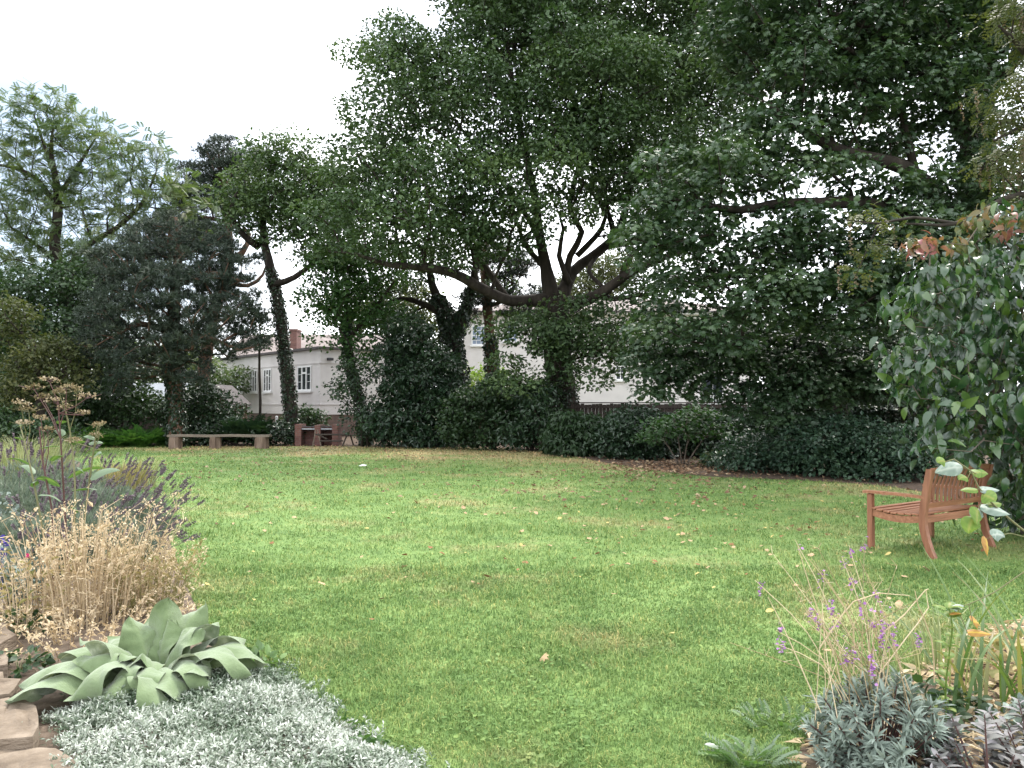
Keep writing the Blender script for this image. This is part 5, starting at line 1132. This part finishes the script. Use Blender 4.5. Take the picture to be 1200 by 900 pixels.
# lavender: grey foliage mound, stems, and each spike its own part
def spike_mesh(seed):
    rng = np.random.default_rng(seed); a = Acc(); tube(a, [[0, 0, 0], [.004, 0, .10], [0, 0, .21]], [.0022, .002, .0018], 3, .1, cap=False)
    n = 34; z = .13 + .085 * rng.uniform(0, 1, n); an = rng.uniform(0, 6.28, n); r = .007
    scatter(a, T_kite(.45, .1, 0), np.stack([np.cos(an) * r * .4, np.sin(an) * r * .4, z], -1), np.stack([np.cos(an), np.sin(an), np.full(n, 1.2)], -1), np.stack([np.cos(an), np.sin(an), np.zeros(n)], -1), .019, rng.uniform(.2, 1, n))
    me = a.build('flower_spike', M['lavspike'], world=False); d = me.data; bpy.data.objects.remove(me); return d
SPK = [spike_mesh(s) for s in (1, 2, 3)]
def lavender(label, seed, g, R, hgt, nsp, lean, mat='lavleaf', sc=1., nf=1500):
    rng = np.random.default_rng(seed); g = A(g, float); H = thing('lavender_bush', g, label, 'lavender', 'lavender bushes of the left border'); a = Acc()
    dr = nrm(rng.normal(size=(nf, 3)) * A([1, 1, .8]) + .25 * UP); dr[:, 2] = abs(dr[:, 2]); pos = g + dr * (rng.uniform(.55, 1, nf))[:, None] * A([R, R, hgt])
    scatter(a, T_needle(.05), np.repeat(pos, 5, 0) - .02 * UP, np.repeat(dr, 5, 0) + .6 * UP + .55 * rng.normal(size=(nf * 5, 3)), rng.normal(size=(nf * 5, 3)), .085 * sc * rng.uniform(.6, 1.3, nf * 5), np.repeat(rng.uniform(0, 1, nf), 5)); a.build('foliage', M[mat], H)
    st = Acc()
    for k in range(nsp):
        d = nrm(rng.normal(size=3) * A([1, 1, .7]) + A([*lean, .55])); d[2] = abs(d[2]) + .12; d = nrm(d); b = d * A([R, R, hgt]) * .9; up = nrm(d * .8 + A([*lean, .5]) + rng.normal(size=3) * .15)
        L_ = rng.uniform(.10, .26) * sc; tube(st, [g + b * .7, g + b, g + b + up * L_], [.002, .002, .0018], 3, .2, cap=False)
        o = bpy.data.objects.new('flower_spike', SPK[k % 3]); C.objects.link(o); o.parent = H; o.location = b + up * L_ * .9; o.rotation_mode = 'QUATERNION'; o.rotation_quaternion = Vector(up).to_track_quat('Z', 'Y'); s = sc * rng.uniform(.8, 1.2); o.scale = (s, s, s)
    st.build('stems', M['lavleaf'], H)
lavender('big lavender bush with faded dark spikes leaning over the lawn', 121, (-4.25, 7.6, 0), .74, .50, 98, (.5, -.12), sc=1.15, nf=2600)
lavender('lavender bush with sparse spikes behind the straw plant by the path', 122, (-4.9, 7.3, 0), .75, .50, 60, (.1, -.1), sc=1.1, nf=2400)
lavender('farther lavender bush with dense faded spikes next to the lawn edge', 123, (-4.9, 9.3, 0), .8, .6, 95, (.4, 0), sc=1.2, nf=2200)
lavender('lavender bush at the left edge behind the tall flat headed perennial', 124, (-6.2, 9.6, 0), .9, .65, 70, (0, 0), sc=1.2, nf=2200)
lavender('farthest pale lavender bush on the left border', 125, (-7.6, 12.4, 0), 1.1, .7, 70, (.2, 0), sc=1.3, nf=2200)
lavender('lavender bush half hidden at the left edge beside the path stones', 126, (-4.3, 6.35, 0), .5, .42, 20, (0, 0), 'greygreen', 1., 1500)
def grass_clump(label, seed, g, n, hgt, mat, R=.3):
    rng = np.random.default_rng(seed); g = A(g, float); H = thing('ornamental_grass', g, label, 'ornamental grass', 'pale grass clumps of the left border'); a = Acc()
    for k in range(n):
        az = rng.uniform(0, 6.28); r = R * rng.uniform(0, 1) ** .5; b = g + A([math.cos(az) * r, math.sin(az) * r, 0]); h = hgt * rng.uniform(.6, 1.1); o = A([math.cos(az), math.sin(az), 0]); s = A([-math.sin(az), math.cos(az), 0]) * .006
        p = [b, b + o * .08 * h + UP * .5 * h, b + o * .25 * h + UP * .85 * h, b + o * .5 * h + UP * h * .95]
        v = []; 
        for i, q in enumerate(p): w_ = 1 - i / 3.2; v += [q - s * w_, q + s * w_]
        a.add(v, None, [[2 * i, 2 * i + 1, 2 * i + 3, 2 * i + 2] for i in range(3)], rng.uniform())
    a.build('blades', M[mat], H)
grass_clump('tall pale green grass clump at the far end of the left border', 131, (-9.8, 15.6, 0), 900, .95, 'palegrass', .8)
grass_clump('pale grass clump at the left edge beside the farthest lavender', 132, (-8.6, 13.4, 0), 800, .95, 'palegrass', .7)
grass_clump('yellowish grass clump between the lavender bushes and the lawn', 133, (-7.2, 14.4, 0), 600, .55, 'strawgreen', .5)
tuft('silver_leaved_plant', 'pale grey leaved plant at the left edge of the border', 'plant', 134, (-5.75, 8.6, 0), 420, .3, .62, OV, .06, 'greygreen')
tuft('catmint_plant', 'blue flowered plant at the left edge by the path', 'plant', 135, (-3.95, 5.85, 0), 380, .3, .55, OV, .05, 'greygreen')
a = Acc(); rng = np.random.default_rng(136); 
for c in (P(4, 635, 5.6), P(2, 648, 5.6)):
    scatter(a, OV, c + rng.normal(size=(14, 3)) * .02, rng.normal(size=(14, 3)), rng.normal(size=(14, 3)), .03, rng.uniform(0, 1, 14))
    tube(a, [c - UP * (c[2] - .05), c], [.002, .002], 3, 0)
H = [o for o in bpy.data.objects if o.name.startswith('catmint_plant')][0]; a.build('flowers', M['blue'], H)
H = thing('campion_plant', (P(34, 650, 5.4)[0], 5.4, 0), 'single bright pink flower on a thin stem left of the straw plant', 'flower'); c = P(34, 651, 5.4)
a = Acc(); scatter(a, OV, np.repeat(c[None], 6, 0), rng.normal(size=(6, 3)), rng.normal(size=(6, 3)), .026, rng.uniform(0, 1, 6)); a.build('flower_head', M['pink'], H)
a = Acc(); tube(a, [c * A([1, 1, 0]), c], [.002, .0015], 4); a.build('stem', M['stem'], H)

# tall flat headed perennial
def perennial():
    rng = np.random.default_rng(141); Y = 6.4; g = A([P(80, 600, Y)[0], Y, 0]); H = thing('tall_perennial', g, 'tall perennial with faded flat flower heads and large leaves in the left border', 'plant')
    stems = [((78, 690), (76, 600), (72, 530), (68, 470)), ((58, 690), (48, 610), (34, 540), (22, 492)), ((72, 690), (62, 610), (50, 540), (46, 500)), ((90, 690), (100, 600), (108, 540), (114, 500)), ((84, 690), (88, 590), (84, 520), (76, 478))]
    heads = [((58, 443), 16, 0), ((102, 462), 17, 0), ((78, 452), 15, 0), ((40, 452), 15, 0), ((66, 468), 16, 0), ((50, 463), 12, 0), ((76, 476), 12, 0), ((24, 470), 14, 1), ((34, 478), 14, 1), ((48, 488), 12, 2), ((56, 502), 10, 2), ((28, 494), 14, 1), ((116, 496), 10, 3), ((98, 482), 10, 0), ((112, 508), 9, 3), ((70, 458), 10, 4), ((90, 455), 10, 4), ((86, 514), 12, 3)]
    for si, s in enumerate(stems):
        q = [P(x, y, Y + rng.normal(0, .05)) for x, y in s]; q[0] = A([q[0][0] * .9 + g[0] * .1, Y, .0]); q, r = resample(q, [.009, .008, .0065, .005], .1)
        a = Acc(); tube(a, q, r, 6, .5)
        for (c, w_, k) in heads:
            if k == si:
                e = P(*c, Y + .05 * rng.normal()); j = q[int(len(q) * rng.uniform(.72, .99))]; tube(a, [j, (j + e) / 2 + A([.02, 0, -.02]), e - UP * .03], [.005, .004, .003], 5, .5)
                for _ in range(7): tube(a, [e - UP * .035, e + rng.normal(size=3) * A([w_ / 900 * Y * .6, .05, .0])], [.002, .0015], 3, .4, cap=False)
        so_ = a.build('stem', M['redstem' if si in (0, 2) else 'stem'], H)
    for (c, w_, k) in heads:
        e = P(*c, Y); n = 48; R = w_ / 900 * Y * .72; r = rng.uniform(0, 1, n) ** .5 * R; an = rng.uniform(0, 6.28, n)
        pos = e + np.stack([np.cos(an) * r, np.sin(an) * r, -.25 * r * r / R + rng.normal(size=n) * .008], -1); tl_ = rng.normal(0, .15)
        pos[:, 2] += (pos[:, 0] - e[0]) * tl_
        a = Acc(); scatter(a, T_kite(.4, .1, .1), pos, rng.normal(size=(n, 3)) + UP * .6, UP + .6 * rng.normal(size=(n, 3)), .022, np.clip(rng.normal(.5, .25) + .2 * rng.normal(size=n), 0, 1)); a.build('flower_head', M['umbel'], H)
    for px, py, az, L_, W in ((70, 570, 185, .30, .10), (84, 575, 10, .28, .10), (80, 560, 30, .40, .10), (106, 562, 25, .34, .09), (40, 555, 160, .26, .08), (36, 545, 200, .26, .08), (104, 520, 15, .16, .06), (112, 515, 200, .14, .05), (75, 510, 160, .18, .07), (48, 525, 30, .2, .06), (84, 520, 20, .16, .06), (60, 540, 340, .22, .07), (72, 588, 230, .28, .10), (28, 515, 170, .14, .05), (20, 500, 30, .12, .05), (98, 555, 280, .2, .08), (66, 495, 20, .12, .05), (110, 535, 330, .16, .06), (40, 570, 300, .24, .08), (88, 600, 300, .26, .09)):
        L_ *= .72; W *= .62; a = Acc(); leaf_surface(a, P(px, py, Y), math.radians(az), L_, W, math.radians(rng.uniform(15, 50)), math.radians(-25), rng, 8, 4, .25, .01, .8, 0., rng.choice([-1, 1]) * rng.uniform(.1, .9)); a.build('leaf', M['perleaf'], H, smooth=True)
perennial()

# ------------------------------------------------------------------ right foreground
def wallflower():
    rng = np.random.default_rng(151); g = A([1.62, 3.42, 0]); H = thing('wallflower_plant', g, 'grey green wallflower mound with mauve flowers on long thin stems', 'plant')
    sh = Acc(); st = Acc(); n = 105
    for k in range(n):
        d = nrm(rng.normal(size=3) * A([1, .9, .7]) + .45 * UP); d[2] = abs(d[2]); e = g + d * A([.33, .30, .40]) * rng.uniform(.72, 1.08) + UP * .03
        tube(st, [g + A([d[0] * .08, d[1] * .08, 0]), (g + e) / 2 - UP * .03, e], [.006, .004, .003], 4, .3, cap=False)
        m = 34; t = rng.uniform(0, 1, m); an = rng.uniform(0, 6.28, m); ax = nrm(d + .5 * UP); s1 = nrm(np.cross(ax, A([.3, .9, .1]))); s2 = np.cross(ax, s1)
        o = np.cos(an)[:, None] * s1 + np.sin(an)[:, None] * s2; pos = e - ax * (.10 * (1 - t))[:, None]
        scatter(sh, T_oval(.085, .35, .03, 3), pos, o * (1.15 - .7 * t)[:, None] + ax * (.35 + .9 * t)[:, None], ax + .2 * rng.normal(size=(m, 3)), .068 * rng.uniform(.7, 1.15, m), np.clip(.25 + .6 * t + .15 * rng.normal(size=m), 0, 1))
    sh.build('foliage', M['greygreen'], H); st.build('stems', M['redstem'], H)
    spots = [((936, 641), 3.6, 0), ((997, 647), 3.5, 1), ((989, 660), 3.5, 1), ((963, 677), 3.45, 1), ((999, 681), 3.5, 1), ((891, 686), 3.5, 1), ((949, 720), 3.4, 2), ((973, 714), 3.4, 3), ((979, 731), 3.4, 2), ((1008, 711), 3.45, 2), ((1029, 700), 3.5, 1), ((1023, 729), 3.4, 2), ((1035, 735), 3.35, 4), ((1046, 742), 3.35, 3), ((1034, 752), 3.3, 3), ((1075, 748), 3.4, 2), ((915, 742), 3.4, 2), ((915, 757), 3.35, 2), ((990, 770), 3.3, 2), ((1000, 769), 3.3, 2), ((1022, 781), 3.25, 4), ((958, 731), 3.4, 1), ((1013, 640), 3.6, 1)]
    for (c, Y, big) in spots:
        e = P(*c, Y); b = g + A([(e[0] - g[0]) * .35, (e[1] - g[1]) * .4 + rng.normal(0, .05), .30]); m = (b + e) / 2 + A([-.03 * np.sign(e[0] - g[0]), 0, .04])
        a = Acc(); q, r = resample([b, m, e, e + (e - m) * .12], [.0022, .0019, .0016, .001], .07); tube(a, q, r, 4, rng.uniform(.3, 1)); s_ = a.build('flower_stem', M['straw' if rng.uniform() < .55 else 'stem'], H)
        n = 5 + 7 * big; a = Acc(); ex = .012 + .006 * big; pos = e + rng.normal(size=(n, 3)) * A([.008, .008, ex]); dr = rng.normal(size=(n, 3)) * A([1, 1, .4])
        scatter(a, T_oval(.42, .2, .05, 2), pos, dr, UP + .4 * rng.normal(size=(n, 3)), .0155 * rng.uniform(.7, 1.2, n), rng.uniform(0, 1, n)); f = a.build('flower_head', M['mauve'], H)
        f.parent = s_
    a = Acc()
    for k in range(34):      # bare seeded stalks
        e = P(rng.normal(1000, 55), rng.uniform(640, 770), 3.4 + rng.normal(0, .15)); b = g + A([rng.normal(0, .14), rng.normal(0, .1), .22]); m = (b + e) / 2 + rng.normal(size=3) * .03 + UP * .03
        q, r = resample([b, m, e], [.0021, .0017, .001], .08); tube(a, q, r, 4, rng.uniform(0, 1), cap=False)
        for _ in range(7): i = rng.integers(len(q) // 2, len(q)); v = nrm(rng.normal(size=3) + UP * .6) * rng.uniform(.02, .05); tube(a, [q[i], q[i] + v], [.0011, .0008], 3, rng.uniform(), cap=False)
    for s in (((985, 800), (975, 760), (950, 690), (935, 640)), ((962, 835), (938, 780), (918, 735), (900, 700)), ((1000, 790), (1000, 735), (975, 690), (948, 655)), ((1030, 790), (1060, 750), (1088, 712), (1085, 692)), ((1095, 800), (1092, 750), (1076, 710), (1072, 692)), ((1030, 745), (1060, 720), (1084, 692), (1088, 690)), ((960, 760), (1000, 705), (1030, 695), (1066, 698))):
        q, r = resample([P(x, y, 3.35) for x, y in s], [.003, .0026, .0022, .0014], .07); tube(a, q, r, 5, rng.uniform(.2, 1), cap=False)
    a.build('dry_stalks', M['straw'], H)
wallflower()
def sage():
    rng = np.random.default_rng(161)
    for lb, g, n, R in (('purple grey sage bush right of the wallflower in the bottom corner', (1.92, 3.12, 0), 50, .26), ('second purple sage bush at the bottom right edge under the strap leaves', (2.2, 3.22, 0), 44, .24)):
        g = A(g); H = thing('sage_bush', g, lb, 'herb', 'sage bushes'); a = Acc(); st = Acc()
        for k in range(n):
            d = nrm(rng.normal(size=3) * A([1, 1, .6]) + .5 * UP); d[2] = abs(d[2]); e = g + d * A([R, R, .33]) * rng.uniform(.7, 1.15); ax = nrm(d * .5 + UP)
            tube(st, [g + d * A([.05, .05, 0]), e], [.005, .003], 4, .4, cap=False); m = 11
            an = np.arange(m) * 2.4 + rng.uniform(0, 6); t = np.linspace(0, 1, m); s1 = nrm(np.cross(ax, A([.3, .9, .1]))); s2 = np.cross(ax, s1); o = np.cos(an)[:, None] * s1 + np.sin(an)[:, None] * s2
            scatter(a, T_oval(.2, .25, .05, 4), e - ax * (.08 * (1 - t))[:, None], o + ax * (.25 + .7 * t)[:, None], ax + .25 * rng.normal(size=(m, 3)), (.085 - .045 * t) * rng.uniform(.8, 1.2, m), np.clip(rng.uniform(0, .6, m) + .4 * t, 0, 1))
        a.build('foliage', M['sage'], H, smooth=True); st.build('stems', M['redstem'], H)
sage()
def strap_plant():
    rng = np.random.default_rng(171); g = A([2.52, 3.95, 0]); H = thing('strap_leaved_plant', g, 'clump of arching strap leaves green with browned tips at the right edge', 'plant')
    for k in range(40):
        az = rng.uniform(0, 6.28); b = g + A([rng.normal(0, .14), rng.normal(0, .1), 0]); h = rng.uniform(.45, .85); a = Acc(); n = 9; L_ = h * 1.25; el = np.linspace(rng.uniform(1.1, 1.5), rng.uniform(-.5, .7), n); d = np.stack([np.cos(az) * np.cos(el), np.sin(az) * np.cos(el), np.sin(el)], -1)
        c = b + np.vstack([np.zeros(3), np.cumsum(d[:-1] * L_ / (n - 1), 0)]); s = A([-math.sin(az), math.cos(az), 0]); t = np.linspace(0, 1, n); w_ = .0085 * (1 - t ** 2.5) + .0008
        v = np.stack([c - s * w_[:, None], c + UP * .002, c + s * w_[:, None]], 1).reshape(-1, 3); base = rng.uniform(0, .4) if rng.uniform() < .85 else rng.uniform(.6, .85)
        a.add(v, None, [[3 * i + k_, 3 * i + k_ + 1, 3 * i + k_ + 4, 3 * i + k_ + 3] for i in range(n - 1) for k_ in (0, 1)], np.repeat(np.clip(base + (.6 if rng.uniform() < .4 else .15) * t ** 4, 0, 1), 3)); a.build('leaf', M['strap'], H, smooth=True)
strap_plant()
def lime_stem():
    rng = np.random.default_rng(181); Y = 3.4; g = A([P(1112, 830, Y)[0], Y, 0]); H = thing('lime_stemmed_plant', g, 'upright lime green leafy stem topped by yellowing leaves between wallflower and strap leaves', 'plant')
    q = [g, P(1108, 820, Y), P(1112, 770, Y), P(1116, 735, Y), P(1112, 712, Y)]; q, r = resample(q, [.004, .004, .0035, .003, .002], .04); a = Acc(); tube(a, q, r, 6, .5); a.build('stem', M['lime'], H)
    for i in range(6, len(q), 1):
        for s in (0, 1):
            a = Acc(); leaf_surface(a, q[i], rng.uniform(0, 6.28), rng.uniform(.04, .085), .028, .6, -.9, rng, 6, 4, .2, .004); a.build('leaf', M['lime'], H, smooth=True)
    for (x, y, az, L_, W, mt) in ((1113, 712, 10, .07, .06, 'silverback'), (1114, 718, 300, .05, .05, 'deadleaf'), (1108, 712, 170, .06, .05, 'lime')):
        a = Acc(); leaf_surface(a, P(x, y, Y), math.radians(az), L_, W, .5, -.6, rng, 7, 4, .3, .004); a.build('leaf', M[mt], H, smooth=True)
lime_stem()
def shoot(name, label, cat, stem, rad, lv, Y, root, mat='stem'):
    """an arching shoot: stem through pixels at distance Y from a root on the ground, and its leaves (px,py,az,L,W,e0,e1,material)"""
    rng = np.random.default_rng(int(stem[0][0])); H = thing(name, root, label, cat); q = [A(root)] + [P(x, y, Y + dz) for x, y, dz in stem]; q, r = resample(q, np.linspace(rad, rad * .4, len(q)), .05); a = Acc(); tube(a, q, r, 7, .5); a.build('stem', M[mat], H, smooth=True)
    for x, y, az, L_, W, e0, e1, mt in lv:
        b = P(x, y, Y); j = q[((q - b) ** 2).sum(1).argmin()]; a = Acc(); b = j + (b - j) * min(1, .12 / max(.001, np.linalg.norm(b - j))); 
        if np.linalg.norm(b - j) > .008: s_ = Acc(); tube(s_, [j, b], [.0025, .002], 4, .5); s_.build('leaf_stalk', M['stem'], H)
        leaf_surface(a, b, math.radians(az), L_ * .88, W * .85, math.radians(e0), math.radians(e1), rng, 10, 6, .25, .006, .8, 0., (1 if 90 < az < 270 else -1) * rng.uniform(.55, 1.15)); a.build('leaf', M[mt], H, smooth=True)
Y = 3.6
shoot('leafy_shoot', 'long bare shoot with lime and pale backed leaves arching in front of the garden bench', 'plant', [(1290, 700, -.1), (1230, 645, 0), (1195, 618, 0), (1165, 592, 0), (1146, 570, 0), (1138, 552, 0), (1118, 538, 0)], .007,
    [(1108, 541, 185, .05, .05, 20, -50, 'lime'), (1128, 547, 165, .14, .075, -5, -30, 'silverback'), (1140, 556, 10, .06, .05, 30, -20, 'lime'), (1134, 560, 200, .07, .04, 20, -50, 'lime'), (1146, 556, 20, .08, .03, 20, -30, 'lime'), (1146, 574, 172, .09, .035, 5, -15, 'lime'), (1148, 574, 8, .12, .035, 5, -14, 'silverback'), (1150, 580, 300, .08, .075, 0, -50, 'lime'), (1158, 592, 20, .10, .05, 10, -10, 'lime'), (1146, 596, 235, .11, .07, -25, -85, 'lime'), (1150, 598, 190, .07, .06, -10, -70, 'silverback'), (1148, 594, 345, .15, .07, -5, -28, 'silverback'), (1142, 606, 200, .10, .08, -40, -100, 'lime')], Y, (3.9, 3.4, 0))
shoot('drooping_leaf_shoot', 'thin twig holding one curled orange dead leaf below the leafy shoot', 'plant', [(1270, 690, 0), (1220, 640, 0), (1185, 625, 0), (1165, 628, 0), (1155, 632, 0)], .003, [(1156, 631, 245, .10, .07, -30, -110, 'deadleaf'), (1162, 628, 350, .07, .06, 30, -60, 'silverback')], 3.5, (3.8, 3.3, 0))
shoot('bare_shoot', 'bare thin shoot ending in a curled pale leaf above the strap leaves', 'plant', [(1260, 640, 0), (1210, 664, 0), (1165, 694, 0), (1135, 708, 0), (1122, 712, 0)], .004, [(1122, 711, 185, .05, .04, 20, -60, 'silverback'), (1140, 729, 20, .06, .06, 10, -80, 'deadleaf'), (1135, 745, 355, .12, .03, 5, -18, 'deadleaf')], 3.5, (3.7, 3.2, 0))
fern_clump('feathery_plant', 'feathery bright green ferny plant at the lawn edge by the wallflower', 191, G(882, 896), 60, .125, 'perleaf', None, T_pinnate(9, .045, .30, .5), .12, 'plant')
fern_clump('feathery_plant', 'low feathery green leaves left of the wallflower stems', 192, G(912, 850), 60, .09, 'perleaf', None, T_pinnate(8, .05, .30, .5), .2, 'plant')
a = Acc(); g = G(842, 887) + UP * .05; leaf_surface(a, g, 3.3, .07, .05, .5, -.5, np.random.default_rng(3), 6, 4, .3, .004); o = a.build('pale_leaf', M['silver'], smooth=True); tag(o, 'pale whitish dead leaf beside the feathery plant on the near lawn', 'fallen leaf')

# dry litter and small growth over the right hand bed
rng = np.random.default_rng(201); q = rng.uniform(0, 1, (9000, 2)) * A([3.2, 3.2]) + A([1.2, 2.4]); q = q[inside(RIGHT, q[:, 0], q[:, 1])]; n = len(q); pos = np.column_stack([q, rng.uniform(.01, .05, n)])
a = Acc(); scatter(a, T_kite(.12, .03, .1), pos, rng.normal(size=(n, 3)) * A([1, 1, .25]), UP + .5 * rng.normal(size=(n, 3)), rng.uniform(.03, .13, n), rng.uniform(0, 1, n))
tag(a.build('straw_litter', M['straw']), 'dry straw and dead leaf litter covering the right flower bed', 'plant litter', kind='stuff')
tuft('ground_plant', 'low dark green plant in the bed between lime stem and strap leaves', 'plant', 202, (2.15, 4.0, 0), 260, .3, .16, OV, .06, 'midleaf')
tuft('ground_plant', 'grey leaved low plant in front of the strap leaves', 'plant', 203, (2.42, 3.6, 0), 240, .22, .22, OV, .05, 'greygreen')
tuft('ground_plant', 'yellowing low plant at the right edge beneath the arching shoots', 'plant', 204, (3.05, 4.5, 0), 300, .4, .25, OV, .07, 'strawgreen')
grass_clump('thin yellow green grass tuft behind the lime stem', 205, (2.5, 4.5, 0), 60, .42, 'palegrass', .25)
